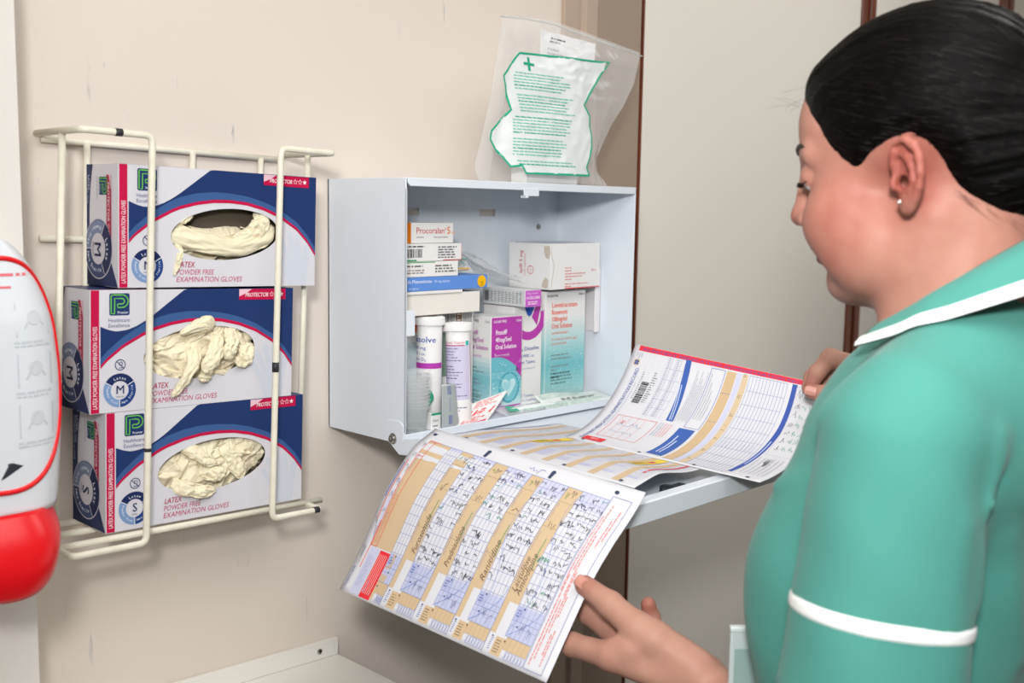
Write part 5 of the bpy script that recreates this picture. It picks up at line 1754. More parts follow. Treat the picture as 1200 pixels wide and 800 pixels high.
# foil sachet, red blister strip, dressing packet and wrapped syringe on the cabinet floor
FOIL = mat('dull_foil', 'b9c2c2', 0.42, metal=0.35, bump=(120, 0.4))
def sheet(name, label, cat, P, bend, m, nu=24, nv=16, seed=1, wr=1.0, thick=0.8, dirn=None):
    a, b_, c, d = [Vector(q) for q in P]
    n = (b_ - a).cross(d - a).normalized()
    if dirn is not None and n.dot(Vector(dirn)) < 0: n = -n
    def S_(u, v, l=0.0):
        q = a * (1 - u) * (1 - v) + b_ * u * (1 - v) + c * u * v + d * (1 - u) * v
        return q + n * (bend(u, v) + wr * noise.noise(Vector((u * 5 + seed, v * 4, 0))) + 0.45 + 0.14 * l)
    mb = MB(); mb.grid(lambda u, v: tuple(S_(u, v) - n * 0.45), nu, nv)
    o = mb.build(name, m, smooth=True, solid=thick)
    tag(o, label, cat)
    return o, S_
o, sf = sheet('foil_sachet', 'grey foil sachet with blue lettering standing in front of the tubes', 'sachet', [(82, -152, 7), (118, -146, 7), (115, -141, 68), (84, -147, 70)], lambda u, v: 3 * math.sin(u * 3.1), FOIL, dirn=(-0.5, -0.8, 0.2))
i = Ink()
for v0 in (0.1, 0.76):
    for q in range(4): i.rect(0.3 + q * 0.06, v0, 0.335 + q * 0.06, v0 + 0.2, '6a78ad', 1, ny=4)
i.small_print(0.38, 0.38, 0.46, 0.7, 7, '8890b4', 1, rm_); i.build('blue_print', o, sf)
o, sf = sheet('blister_strip', 'white blister strip with red print curling up in front of the purple carton', 'blister pack', [(98, -158, 7.2), (166, -154, 8.5), (242, -122, 42), (164, -122, 30)], lambda u, v: -5 * math.sin(v * 3.1), mat('blister_back', 'ecebea', 0.4), dirn=(-0.3, -0.5, 0.8))
i = Ink()
i.poly([(0.30, 0.45), (0.86, 0.42), (0.92, 0.62), (0.36, 0.66)], 'e02a34', 1); i.small_print(0.38, 0.48, 0.84, 0.6, 2, 'f6d8d8', 2, rm_)
i.poly([(0.02, 0.5), (0.22, 0.47), (0.26, 0.66), (0.04, 0.7)], 'e02a34', 1)
i.rect(0.1, 0.04, 0.92, 0.12, 'e0444c', 1, nx=8); i.small_print(0.1, 0.14, 0.8, 0.4, 5, 'e87478', 1, rm_); i.small_print(0.2, 0.72, 0.9, 0.95, 4, 'e87478', 1, rm_)
i.poly([(0.66, 0.3), (0.72, 0.36), (0.76, 0.32), (0.7, 0.27)], 'e02a34', 1); i.build('red_print', o, sf)
o, sf = sheet('dressing_packet', 'white packet with pale green print lying in front of the teal carton', 'packet', [(300, -152, 8), (468, -150, 8.5), (474, -98, 14), (310, -112, 24)], lambda u, v: 2 * math.sin(u * 6) * v, mat('packet_paper', 'e6ece8', 0.55), dirn=(0, 0, 1), wr=1.6)
i = Ink()
for q in range(9):
    v0 = 0.05 + q * 0.1
    if q in (4, 5): continue
    i.small_print(0.04, v0, 0.96, v0 + 0.08, 2, 'a9cfbf', 1, rm_, fill=0.5)
i.small_print(0.3, 0.42, 0.85, 0.58, 3, '565e5c', 2, rm_); i.build('green_print', o, sf)
p3, fr3 = pouch('syringe_pouch', 'long clear wrapper with green end lying along the front lip of the cabinet', [(208, -158, 9), (352, -158, 9), (348, -118, 13), (214, -112, 16)], 26, 12, 4, 7, k=0.06)
a3, b3, c3, d3, n3 = fr3
i = Ink(); i.poly([(0.06, 0.2), (0.2, 0.1), (0.24, 0.6), (0.14, 0.75)], '57b596', 1)
for q in range(14): i.rect(0.26 + q * 0.05, 0.1, 0.29 + q * 0.05, 0.2, '8cc9b2', 1)
i.build('green_print', p3, lambda u, v, l: a3 * (1 - u) * (1 - v) + b3 * u * (1 - v) + c3 * u * v + d3 * (1 - u) * v + Vector((0, 0, 5.5)))
b = MB(); b.tube([(232, -138, 13), (330, -136, 12)], 5, 12); sy_ = b.build('syringe', mat('syringe_plastic', 'e8efec', 0.25, spec=0.5), smooth='auto'); tag(sy_, 'slim white oral syringe inside the long clear wrapper', 'syringe')
# clear film behind the tubes at the left
p4, _ = pouch('plastic_bag', 'crumpled clear bag tucked behind the stack of cups', [(24, -104, 90), (62, -106, 92), (60, -96, 150), (22, -92, 150)], 14, 14, 6, 12)
# ---------------------------------------------------------------- the three record sheets
rp = random.Random(5)
PAPER = mat('white_card_paper', 'd9dadf', 0.5, spec=0.3, bump=(700, 0.04, 2))
TANP, LAV, LINE, BLUE, REDP = 'd0b793', 'c9cbe2', '979dc2', '41599f', 'e0303a'
class Page:
    """Curved sheet: pt(a, b) with a along the punched edge and b away from it."""
    def __init__(self, pt, L, Wd, up):
        self.pt, self.L, self.W, self.up = pt, L, Wd, Vector(up)
    def n(self, a, b):
        e = 1e-3
        v = (self.pt(a + e, b) - self.pt(a - e, b)).cross(self.pt(a, b + e) - self.pt(a, b - e)).normalized()
        return v if v.dot(self.up) > 0 else -v
    def fm(self, u, v, l):
        a, b = u / self.L, v / self.W
        return self.pt(a, b) + self.n(a, b) * (0.42 + 0.11 * l)
    def sheet(self, nu=30, nv=30):
        mb = MB(); mb.grid(lambda u, v: tuple(self.pt(u, v)), nu, nv)
        return mb.build('record_sheet', PAPER, smooth=True, solid=0.6)
def bez(P0, P1, P2, t): return P0 * (1 - t) ** 2 + P1 * 2 * t * (1 - t) + P2 * t * t
def resample(nodes, n=61):
    P = [Vector((x, 0, z)) for x, z in nodes]
    out = []
    for k in range(len(P) - 1):
        p0, p1, p2, p3 = P[max(k - 1, 0)], P[k], P[k + 1], P[min(k + 2, len(P) - 1)]
        for q in range(20):
            f = q / 20
            out.append(0.5 * ((2 * p1) + (p2 - p0) * f + (2 * p0 - 5 * p1 + 4 * p2 - p3) * f * f + (3 * p1 - p0 - 3 * p2 + p3) * f ** 3))
    out.append(P[-1])
    s = [0.0]
    for a, b in zip(out, out[1:]): s.append(s[-1] + (b - a).length)
    t = np.linspace(0, s[-1], n)
    return np.interp(t, s, [p.x for p in out]), np.interp(t, s, [p.z for p in out])
FARX, FARZ = resample([(16.5, 26.7), (-15.7, 11.3), (-31.7, -1.7), (-52.7, -24.7), (-69, -45.7), (-104, -104), (-138, -151.5)])
NEARX, NEARZ = resample([(18, 8), (1, -9), (-21, -27), (-42, -44), (-75, -77), (-138, -159)])
TT = np.linspace(0, 1, 61)
def pt_left(a, b):
    def at(X, t):
        if t < 0: return X[0] + (X[1] - X[0]) * 60 * t
        if t > 1: return X[-1] + (X[-1] - X[-2]) * 60 * (t - 1)
        return float(np.interp(t, TT, X))
    far, near = Vector((at(FARX, b), -210, at(FARZ, b))), Vector((at(NEARX, b), -550, at(NEARZ, b)))
    return far.lerp(near, a)
PL = Page(pt_left, 340.0, 243.0, (-0.7, -0.1, 0.7))
L_, W_ = PL.L, PL.W
sl_ = PL.sheet(); tag(sl_, 'left record sheet hanging over the side of the flap, held by the left hand', 'sheet of paper')
i = Ink(); i.flip = -1
def gl(a0, a1, b0, b1, n, m_, col=LINE, w=0.55, layer=3):
    """n cells across a, m_ cells across b, ruled."""
    for q in range(n + 1):
        x = (a0 + (a1 - a0) * q / n) * L_
        i.rect(x - w / 2, b0 * W_, x + w / 2, b1 * W_, col, layer, 1, 12)
    for q in range(m_ + 1):
        y = (b0 + (b1 - b0) * q / m_) * W_
        i.rect(a0 * L_, y - w / 2, a1 * L_, y + w / 2, col, layer, 2, 1)
def R_(a0, a1, b0, b1, col, layer=1): i.rect(a0 * L_, b0 * W_, a1 * L_, b1 * W_, col, layer, 2, max(1, int((b1 - b0) * 14)))
def hand(s, a, b, size, col, rot=90, width=None): i.text(s, a * L_, b * W_, size, col, 6, rot=rot, shear=0.35, width=width)
TB = 0.098
tans = [(0.045, 0.159), (0.219, 0.278), (0.386, 0.449), (0.558, 0.614), (0.721, 0.784)]
grids = [(0.159, 0.219), (0.278, 0.386), (0.449, 0.558), (0.614, 0.721), (0.784, 0.894)]
drugs = ['', 'Furosemide', 'Prednisolone', 'Ranitidine', 'Amlodipine']
i.rect(0.045 * L_, TB * W_ - 0.5, 0.894 * L_, TB * W_ + 0.3, '8f96c4', 3, 14, 1)
for k, (a0, a1) in enumerate(tans):
    R_(a0, a1, TB, 0.735, TANP)
    if k:
        i.rect(a0 * L_ - 0.4, TB * W_, a0 * L_ + 0.4, 0.99 * W_, '7f86ae', 3, 1, 14)
        R_(a0, a0 + 0.022, 0.735, 0.89, TANP)
        for bq in (0.19, 0.34, 0.56):
            i.rect(a0 * L_, bq * W_ - 0.2, a1 * L_, bq * W_ + 0.2, 'a58f74', 3, 2, 1)
        i.text(drugs[k], (a0 + 0.05) * L_, 0.70 * W_, 11, '75614c', 6, rot=90, shear=0.4, width=52)
        if k == 4: i.text('Lactulose', (a0 + 0.028) * L_, 0.69 * W_, 9.5, '75614c', 6, rot=90, shear=0.4, width=44)
        i.scribble((a0 + 0.012) * L_, 0.125 * W_, 5, 12, 5, '6f9a4a', 6, 0.6, rp, 0); i.scribble((a0 + 0.03) * L_, 0.11 * W_, 7, 16, 6, '4f4660', 6, 0.6, rp, 0)
        i.scribble((a0 + 0.02) * L_, 0.3 * W_, 9, 14, 4, '5c4632', 6, 0.7, rp)
        i.line([((a0 + 0.045) * L_, 0.40 * W_), ((a0 + 0.044) * L_, 0.48 * W_), ((a0 + 0.05) * L_, 0.56 * W_)], 0.9, '4f9a64', 5)
    for q in range(3):
        i.small_print(a0 * L_ + 2, (0.2 + q * 0.17) * W_, a0 * L_ + 4.2, (0.31 + q * 0.17) * W_, 10, '9c8fa4', 2, rp, 0.4)
for k, (a0, a1) in enumerate(grids):
    n = 4 if k == 0 else 6
    R_(a0, a1, TB, 0.19, LAV); R_(a0, a1, 0.735, 0.885, 'bfc4de')
    gl(a0, a1, TB, 0.885, n, 15)
    i.rect(a0 * L_, 0.806 * W_ - 0.3, a1 * L_, 0.806 * W_ + 0.3, '8890bd', 3, 2, 1)
    R_(a0 + 0.0, a0 + (a1 - a0) * 0.3, 0.735, 0.80, 'b3b9da', 2)
    i.small_print(a0 * L_ + 2, 0.75 * W_, a0 * L_ + 9, 0.79 * W_, 3, '7c84b4', 4, rp)
    R_(a0 + 0.012, a1, 0.888, 0.945, TANP)
    gl(a0 + 0.012, a1, 0.888, 0.945, n - 1, 1, 'b59f80', 0.4)
    R_(a0 - 0.03, a0 + 0.012, 0.9, 0.985, TANP, 1); i.small_print((a0 - 0.024) * L_, 0.91 * W_, (a0 + 0.004) * L_, 0.975 * W_, 5, '8d7a62', 3, rp, 0.35)
    gl(a0 + 0.03, a1, 0.95, 0.985, n, 1, '8e97c4', 0.5)
    for q in range(n): i.rect((a0 + 0.03) * L_ + 1 + q * ((a1 - a0 - 0.03) * L_ / n), 0.955 * W_, (a0 + 0.03) * L_ + 1.8 + q * ((a1 - a0 - 0.03) * L_ / n), 0.98 * W_, '7d88bb', 4)
    i.small_print((a0 - 0.048) * L_, 0.9 * W_, (a0 - 0.034) * L_, 0.97 * W_, 7, '8890bd', 3, rp, 0.4)
    i.disc((a0 - 0.045) * L_, 0.905 * W_, 1.1, '3c4680', 4, 10); i.disc((a0 + 0.01) * L_, 0.91 * W_, 1.1, '5c4a30', 4, 10)
    i.disc((a0 + 0.03) * L_, 0.745 * W_, 1.1, '3c4680', 5, 10); i.disc((a0 + 0.03) * L_, 0.83 * W_, 1.1, '3c4680', 5, 10)
    if k:
        # signatures down the grid, thinning out at random
        cw = (a1 - a0) * L_ / n
        for row in range(12):
            for col in range(n):
                if rp.random() < (0.25, 0.46, 0.46, 0.50, 0.56)[k]:
                    y = (0.11 + row * 0.0525) * W_ + rp.uniform(0, 2)
                    i.scribble(a0 * L_ + col * cw + rp.uniform(-1, 1), y, cw * rp.uniform(0.7, 1.3), rp.uniform(5, 11), rp.choice((5, 6, 7, 8)), rp.choice(('35373f', '2c2f3a', '454a63', '3d8f79' if rp.random() < 0.3 else '35373f')), 6, rp.uniform(0.6, 1.0), rp, rp.uniform(-25, 25))
        P = [((a0 + (a1 - a0) * (0.15 + 0.25 * math.sin(q * 0.5 + k))) * L_, (0.15 + q * 0.06) * W_) for q in range(13)]
        i.line(P, 0.5, '7f9ad0', 5)
        P = [((a0 + (a1 - a0) * (0.95 - 0.9 * (q / 8) ** 2)) * L_, (0.68 + 0.2 * q / 8) * W_) for q in range(9)]
        i.line(P, 0.6, '6c8ccc', 5)
        i.scribble((a0 + 0.045) * L_, 0.80 * W_, 5, 16, 6, '6c6f90', 6, 0.5, rp); i.scribble((a0 + 0.075) * L_, 0.82 * W_, 5, 14, 6, '6c6f90', 6, 0.5, rp)
# left margin block
i.frame(0.045 * L_, TB * W_, 0.076 * L_, 0.735 * W_, 0.8, 'e4574a', 5, 14); i.rect(0.045 * L_, 0.21 * W_, 0.076 * L_, 0.213 * W_, 'e4574a', 5)
i.line([(0.045 * L_, TB * W_), (0.105 * L_, TB * W_)], 0.8, 'e4574a', 5)
i.small_print(0.052 * L_, 0.45 * W_, 0.072 * L_, 0.72 * W_, 30, 'e07a58', 4, rp, 0.3)
R_(0.104, 0.16, 0.742, 0.992, 'e8323c', 2)
for q in range(5): i.rect((0.110 + q * 0.009) * L_, 0.76 * W_, (0.113 + q * 0.009) * L_, 0.97 * W_, 'f3a9a6', 4, 1, 3)
R_(0.05, 0.1, 0.74, 0.99, LAV, 1); i.small_print(0.06 * L_, 0.78 * W_, 0.09 * L_, 0.95 * W_, 20, '9aa0c8', 3, rp, 0.3)
R_(0.03, 0.044, 0.36, 0.7, LAV, 1)
R_(0.16, 0.19, 0.735, 0.9, TANP, 1)
i.rect(0.018 * L_, 0.25 * W_, 0.022 * L_, 0.6 * W_, 'e4766c', 3, 1, 8); i.rect(0.04 * L_, 0.6 * W_, 0.044 * L_, 0.86 * W_, 'e4766c', 3, 1, 4)
i.rect(0.008 * L_, 0.27 * W_, 0.013 * L_, 0.48 * W_, '7d86b8', 3, 1, 6)
for q, (b0, b1) in enumerate(((0.12, 0.17), (0.2, 0.25), (0.27, 0.33), (0.36, 0.42), (0.44, 0.5), (0.53, 0.58), (0.62, 0.7))):
    i.scribble(0.026 * L_, b0 * W_, 6, (b1 - b0) * W_, 6, '55565c', 6, 0.5, rp)
i.text("PATIENT'S NAME", 0.022 * L_, 0.97 * W_, 4.6, '6a74ac', 4, rot=90, width=26)
i.scribble(0.012 * L_, 0.74 * W_, 5, 26, 9, '6d6d72', 6, 0.5, rp); i.scribble(0.012 * L_, 0.58 * W_, 5, 16, 7, '6d6d72', 6, 0.5, rp)
# boxed red column near the right edge
i.frame(0.897 * L_, 0.07 * W_, 0.975 * L_, 0.985 * W_, 0.9, '878eb0', 3, 12)
i.text('NON ADMINISTRATION OF MEDICATION', 0.912 * L_, 0.6 * W_, 3.6, 'd9686a', 4, rot=90, width=100)
for q, (x, b0, b1) in enumerate(((0.917, 0.12, 0.5), (0.926, 0.3, 0.62), (0.945, 0.2, 0.36), (0.955, 0.14, 0.32), (0.911, 0.52, 0.96), (0.922, 0.64, 0.93), (0.932, 0.5, 0.8), (0.94, 0.62, 0.72), (0.952, 0.78, 0.95), (0.944, 0.8, 0.9))):
    y = b0 * W_
    while y < b1 * W_:
        e = min(y + rp.uniform(2, 8), b1 * W_); i.rect(x * L_, y, (x + 0.004) * L_, e, 'dd8480', 4); y = e + 1.2
for q, a in enumerate((0.034, 0.322, 0.631, 0.903)):  # punch holes: the dark inside them painted as discs
    i.disc(a * L_, 0.046 * W_, 3.1, '3d4763', 5, 18, 2.6)
    if q in (1, 2): i.poly([(a * L_ - 3, 0.046 * W_), (a * L_ + 3, 0.04 * W_), (a * L_ + 1, 0.09 * W_), (a * L_ - 3.4, 0.085 * W_)], '3d4763', 5)
i.scribble(0.53 * L_, 0.052 * W_, 22, 8, 8, '5a5fb8', 6, 0.8, rp); i.scribble(0.012 * L_, 0.03 * W_, 12, 7, 6, '5a6098', 6, 0.6, rp)
i.build('form_print', sl_, PL.fm)

# middle sheet, lying on the flap under the other two
M0, M1 = Vector((49, -197, 12)), Vector((52, -508, -1))
K0, K1 = Vector((272, -196, 2)), Vector((288, -476, -8))
def pt_mid(a, b):
    far, near = M0.lerp(K0, b), M1.lerp(K1, b)
    return far.lerp(near, a) + Vector((0, 0, 1)) * (5.5 * math.sin(b * 5.2 + 0.3) * (0.3 + 0.7 * a) * min(1, b * 4) + 2.2 * a * math.sin(b * 9) - 3.0 * b * (1 - a))
PM = Page(pt_mid, 322.0, 226.0, (0, 0, 1))
sm_ = PM.sheet(40, 40); tag(sm_, 'middle record sheet lying on the flap, overlapped by the other two sheets', 'sheet of paper')
i = Ink(); L_, W_ = PM.L, PM.W
for k in range(8):
    a0 = 0.05 + k * 0.118
    R_(a0, a0 + 0.035, 0.03, 0.97, TANP)
    R_(a0 + 0.035, a0 + 0.085, 0.1, 0.24, LAV)
    for q in range(6): i.rect((a0 + 0.042 + q * 0.013) * L_ - 0.2, 0.1 * W_, (a0 + 0.042 + q * 0.013) * L_ + 0.2, 0.97 * W_, LINE, 3, 1, 14)
    for q in range(16):
        if rp.random() < 0.75: i.scribble((a0 + 0.03 + rp.uniform(0, 0.07)) * L_, (0.28 + q * 0.043) * W_, rp.uniform(5, 10), rp.uniform(3, 7), 5, rp.choice(('55565c', '5d6a8c', '6f7f76')), 6, 0.5, rp)
    i.line([((a0 + 0.04) * L_, 0.36 * W_), ((a0 + 0.06) * L_, 0.40 * W_), ((a0 + 0.1) * L_, 0.38 * W_)], 0.6, '8fb0d8', 5)
for (a0, b0) in ((0.29, 0.3), (0.80, 0.34)):
    R_(a0, a0 + 0.05, b0, b0 + 0.34, 'f0d23a', 4); R_(a0 + 0.012, a0 + 0.036, b0 + 0.17, b0 + 0.24, 'd0505a', 6)
    i.small_print(a0 * L_ + 2, (b0 + 0.02) * W_, (a0 + 0.045) * L_, (b0 + 0.15) * W_, 6, 'b39a3a', 6, rp)
R_(0.94, 0.952, 0.2, 0.95, 'e2474e', 4)
for a in (0.09, 0.36, 0.64, 0.92): i.disc(a * L_, 0.04 * W_, 3, '4a5068', 5, 14)  # painted dark discs for the punch holes
i.small_print(0.01 * L_, 0.3 * W_, 0.025 * L_, 0.9 * W_, 30, '8890bd', 3, rp, 0.4)
i.build('form_print', sm_, PM.fm)

# right sheet, lifted by the right hand
B0, B1 = Vector((205, -267.9, -1)), Vector((217.2, -571.2, -11))
G0, G1 = Vector((362, -267.9, 116.6)), Vector((393, -560, 88.1))
C0, C1 = B0 + Vector((95, 0, 4)), B1 + Vector((130, -2, 2))
def pt_right(a, b): return bez(B0.lerp(B1, a), C0.lerp(C1, a), G0.lerp(G1, a), b)
PR = Page(pt_right, 300.0, 225.0, (-0.7, 0, 0.7))
sr_ = PR.sheet(); tag(sr_, 'right record sheet with a red band, lifted at its corner by the right hand', 'sheet of paper')
i = Ink(); L_, W_ = PR.L, PR.W
R_(0.03, 0.999, 0.966, 0.998, 'e23842', 2)
i.text('IN-PATIENT MEDICATION ADMINISTRATION RECORD', 0.05 * L_, 0.9705 * W_, 5.6, '5a55a0', 4, width=275, rot=0, bold=0.01)
# letters on the band stand with their feet towards the far edge
i.text('IN-PATIENT MEDICATION ADMINISTRATION RECORD', 0.072 * L_, 0.06 * W_, 8.4, '5b6ba6', 4, width=178, rot=90, bold=0.012)
i.small_print(0.082 * L_, 0.3 * W_, 0.088 * L_, 0.75 * W_, 60, '9aa3c6', 3, rp, 0.4)
for q in range(3): i.text(('GIG', 'CYMRU', 'NHS')[q], (0.03 + q * 0.012) * L_, 0.955 * W_, 3.2, '7d86a6', 4, rot=-90)
cx, cy = 0.043 * L_, 0.89 * W_
for q in range(4):
    a = math.pi / 4 + q * math.pi / 2
    i.disc(cx + 2.4 * math.cos(a), cy + 2.4 * math.sin(a), 1.9, '4b5a8c', 4, 10)
i.arc(cx, cy, 4.2, 5.0, 0, 360, 'd9a860', 4, 24)
for q in range(5): i.rect((0.10 + q * 0.032) * L_, 0.78 * W_, (0.101 + q * 0.032) * L_, 0.95 * W_, 'c3c6d6', 3, 1, 6)
i.barcode(0.115 * L_, 0.59 * W_, 0.155 * L_, 0.77 * W_, '2c2c30', 4, rp, horizontal=False)
i.small_print(0.16 * L_, 0.6 * W_, 0.19 * L_, 0.85 * W_, 14, '73757c', 4, rp, 0.3); i.small_print(0.1 * L_, 0.62 * W_, 0.11 * L_, 0.84 * W_, 14, '73757c', 4, rp, 0.3)
i.frame(0.10 * L_, 0.16 * W_, 0.31 * L_, 0.455 * W_, 0.8, 'df6d68', 4, 8)
for q in range(4): i.rect((0.13 + q * 0.04) * L_, 0.17 * W_, (0.132 + q * 0.04) * L_, 0.45 * W_, 'e9aaa4', 3, 1, 6)
for q in range(6): i.scribble((0.13 + (q % 3) * 0.045) * L_, (0.24 + (q // 3) * 0.1) * W_, 12, 12, 6, '5f86b4', 6, 0.6, rp)
i.text('60', 0.155 * L_, 0.36 * W_, 9, 'd94a54', 6, rot=70)
R_(0.075, 0.185, 0.045, 0.115, 'e0343e', 4); i.small_print(0.11 * L_, 0.07 * W_, 0.16 * L_, 0.1 * W_, 2, 'f3b9b6', 6, rp)
for q in range(4):
    for r in range(6): i.frame((0.205 + q * 0.024) * L_, (0.5 + r * 0.078) * W_, (0.229 + q * 0.024) * L_, (0.578 + r * 0.078) * W_, 0.4, 'b4b9d0', 3)
for q in range(2): i.small_print((0.21 + q * 0.048) * L_, 0.5 * W_, (0.222 + q * 0.048) * L_, 0.96 * W_, 36, '8f96ae', 4, rp, 0.35)
i.strip([((0.298 + 0.040 * (1 - t)) * L_, (0.49 + 0.48 * t) * W_) for t in np.linspace(0, 1, 16)], [((0.328 + 0.046 * (1 - t)) * L_, (0.49 + 0.48 * t) * W_) for t in np.linspace(0, 1, 16)], '3f62ad', 3)
for o_ in (0.012, 0.022): i.strip([((0.298 + o_ + 0.040 * (1 - t)) * L_, (0.5 + 0.30 * t) * W_) for t in np.linspace(0, 1, 8)], [((0.302 + o_ + 0.040 * (1 - t)) * L_, (0.5 + 0.30 * t) * W_) for t in np.linspace(0, 1, 8)], 'c9d6ee', 5)
for q in range(7): i.small_print((0.375 + q * 0.009) * L_, (0.5 + 0.02 * (q % 2)) * W_, (0.381 + q * 0.009) * L_, (0.92 - 0.05 * (q % 3)) * W_, 44, '9a9fb0', 4, rp, 0.4)
for q in range(5): i.small_print((0.325 + q * 0.014) * L_, 0.3 * W_, (0.333 + q * 0.014) * L_, 0.46 * W_, 18, '8f96ae' if q < 2 else 'e08a84', 4, rp, 0.4)
R_(0.425, 0.505, 0.05, 0.445, '3f62ad', 3)
for o_, b1 in ((0.45, 0.36), (0.466, 0.3)): R_(o_, o_ + 0.006, 0.1, b1, 'c9d6ee', 5)
i.frame(0.44 * L_, 0.46 * W_, 0.515 * L_, 0.955 * W_, 0.9, '7d8cba', 4, 10)
for q in range(4): i.small_print((0.45 + q * 0.013) * L_, 0.55 * W_, (0.456 + q * 0.013) * L_, (0.92 - 0.06 * q) * W_, 44, '7f8496', 4, rp, 0.4)
R_(0.522, 0.57, 0.03, 0.955, 'cdb28c', 3)
for bq in (0.3, 0.56, 0.8): i.rect(0.522 * L_, bq * W_, 0.57 * L_, bq * W_ + 0.6, '6a76a4', 4)
R_(0.575, 0.598, 0.03, 0.955, LAV, 3); R_(0.603, 0.632, 0.03, 0.955, 'd3be9e', 3)
for bq in np.linspace(0.1, 0.9, 7): i.small_print(0.607 * L_, bq * W_, 0.628 * L_, (bq + 0.06) * W_, 5, '94856c', 4, rp, 0.4)
gl(0.64, 0.825, 0.03, 0.955, 11, 9, '8e97bd', 0.6)
for q in range(9): i.small_print((0.648 + q * 0.0185) * L_, 0.34 * W_, (0.652 + q * 0.0185) * L_, 0.42 * W_, 7, '8d95b8', 4, rp, 0.4)
i.strip([((0.822 + 0.026 * min(1, t * 1.6)) * L_, (0.06 + 0.9 * t) * W_) for t in np.linspace(0, 1, 24)], [((0.842 + 0.030 * min(1, t * 1.6)) * L_, (0.06 + 0.9 * t) * W_) for t in np.linspace(0, 1, 24)], '3f5aa8', 3)
i.strip([((0.831 + 0.026 * min(1, t * 1.6)) * L_, (0.06 + 0.9 * t) * W_) for t in np.linspace(0.15, 0.48, 12)], [((0.835 + 0.027 * min(1, t * 1.6)) * L_, (0.06 + 0.9 * t) * W_) for t in np.linspace(0.15, 0.48, 12)], 'c3cfea', 5)
for q in range(4):
    for r in range(7): i.scribble((0.885 + q * 0.03) * L_, (0.42 + r * 0.075) * W_, 6, 15, 6, '3f9c84' if q else '45464e', 6, 0.55, rp)
i.frame(0.87 * L_, 0.36 * W_, 0.995 * L_, 0.95 * W_, 0.5, 'b7bcd0', 3, 8)
for q in range(6): i.small_print((0.865 + q * 0.02) * L_, 0.08 * W_, (0.872 + q * 0.02) * L_, 0.32 * W_, 26, '9a9fb0', 4, rp, 0.4)
i.scribble(0.9 * L_, 0.2 * W_, 6, 30, 9, '45464e', 6, 0.6, rp)
for a in (0.093, 0.402, 0.679, 0.931): i.disc(a * L_, 0.03 * W_, 2.8, '4a4048', 5, 16, 2.2)  # punch holes not cut, their darkness painted on
i.build('form_print', sr_, PR.fm)
# ---------------------------------------------------------------- clear dispensary bag standing on the cabinet
bag = thing('dispensary_bag', 'clear zip bag with a green bordered white panel standing on the cabinet', 'bag', (330, -110, 351))
def bag_y(x, z, s):
    """Depth of the bag's film (s = -1 front, 1 back): fat at the bottom, thin at the zip."""
    t = min(max((z - 352) / 215.0, 0), 1)
    u = min(max((x - (205 + 55 * t)) / 270.0, 0), 1)
    fat = 30 * (1 - t) ** 0.8 * (4 * u * (1 - u)) ** 0.6 + 2
    q = Vector((x * 0.018, z * 0.018, s * 3))
    wr = 9 * noise.noise(q) + 6 * abs(noise.noise(q * 2.3 + Vector((4, 1, 0)))) + 2.2 * abs(noise.noise(q * 5 + Vector((1, 7, 2))))
    return -114 + s * fat + (wr - 5) * (0.45 + 0.3 * u) * (0.6 + 0.4 * t) + 6 * t
OUT = [(184, 352.5), (176, 372), (190, 412), (207, 470), (222, 540), (232, 590), (342, 600), (452, 588), (556, 573), (540, 520), (512, 478), (483, 447), (462, 415), (447, 392), (452, 372), (478, 352.5)]
def span(z):
    xs = []
    for (xa, za), (xb, zb) in zip(OUT, OUT[1:] + OUT[:1]):
        if (za - z) * (zb - z) <= 0 and abs(za - zb) > 1e-6:
            xs.append(xa + (xb - xa) * (z - za) / (zb - za))
    return (min(xs), max(xs)) if len(xs) > 1 else (OUT[0][0], OUT[-1][0])
for s, nm in ((-1, 'front_film'), (1, 'back_film')):
    b = MB()
    def fn(u, v):
        x = 0
        lo_x, hi_x = span(352.6 + 221 * min(v, 0.999))
        x = lo_x + (hi_x - lo_x) * u
        z = 352.6 + 221 * v
        top = 596 - abs(x - 342) * (0.06 if x < 342 else 0.105)
        z = 352.6 + (z - 352.6) * (top - 352.6) / (221 if True else 1)
        rim = min(1, 8 * u * (1 - u), 6 * (1 - v) + 0.15)
        return (x, -112 + (bag_y(x, z, s) + 112) * rim, z)
    b.grid(fn, 54, 54)
    b.build(nm, CLEAR, bag, smooth=True)
b = MB(); b.tube([(228, -110, 588), (280, -110, 592), (342, -110, 592), (450, -110, 580), (562, -110, 569)], 1.7, 6); b.build('zip_strip', clear_mat('zip_plastic', 'e8e8e4', 0.45), bag, smooth=True)
# printed panel, following the front film
PANEL = [(263, 540), (467, 547), (391, 474), (405, 458), (403, 412), (388, 378), (395, 366), (255, 365), (249, 376), (231, 373.5), (203, 412), (206, 424), (240, 456), (230, 504)]
def pxs(z):
    xs = []
    for (xa, za), (xb, zb) in zip(PANEL, PANEL[1:] + PANEL[:1]):
        if (za - z) * (zb - z) <= 0 and abs(za - zb) > 1e-6:
            xs.append(xa + (xb - xa) * (z - za) / (zb - za))
    return min(xs), max(xs)
def film(x, z, k): return (x, bag_y(x, z, -1) - 1.2 - k, z)
b = MB()
def fn(u, v):
    z = 366 + (539.5 - 366) * v
    lo_, hi_ = pxs(z)
    x = lo_ + (hi_ - lo_) * u
    return film(x, z + (0.035 * (x - 263) if v > 0.98 else 0), 0)
b.grid(fn, 40, 60)
pan = b.build('printed_panel', mat('white_print_film', 'dde2e1', 0.3, spec=0.5), bag, smooth=True)
i = Ink()
bd = []
for (xa, za), (xb, zb) in zip(PANEL, PANEL[1:] + PANEL[:1]):
    for q in range(8): bd.append((xa + (xb - xa) * q / 8, za + (zb - za) * q / 8))
i.line(bd, 3.0, '16a580', 2, closed=True)
rb = random.Random(4)
z = 516; row = 0
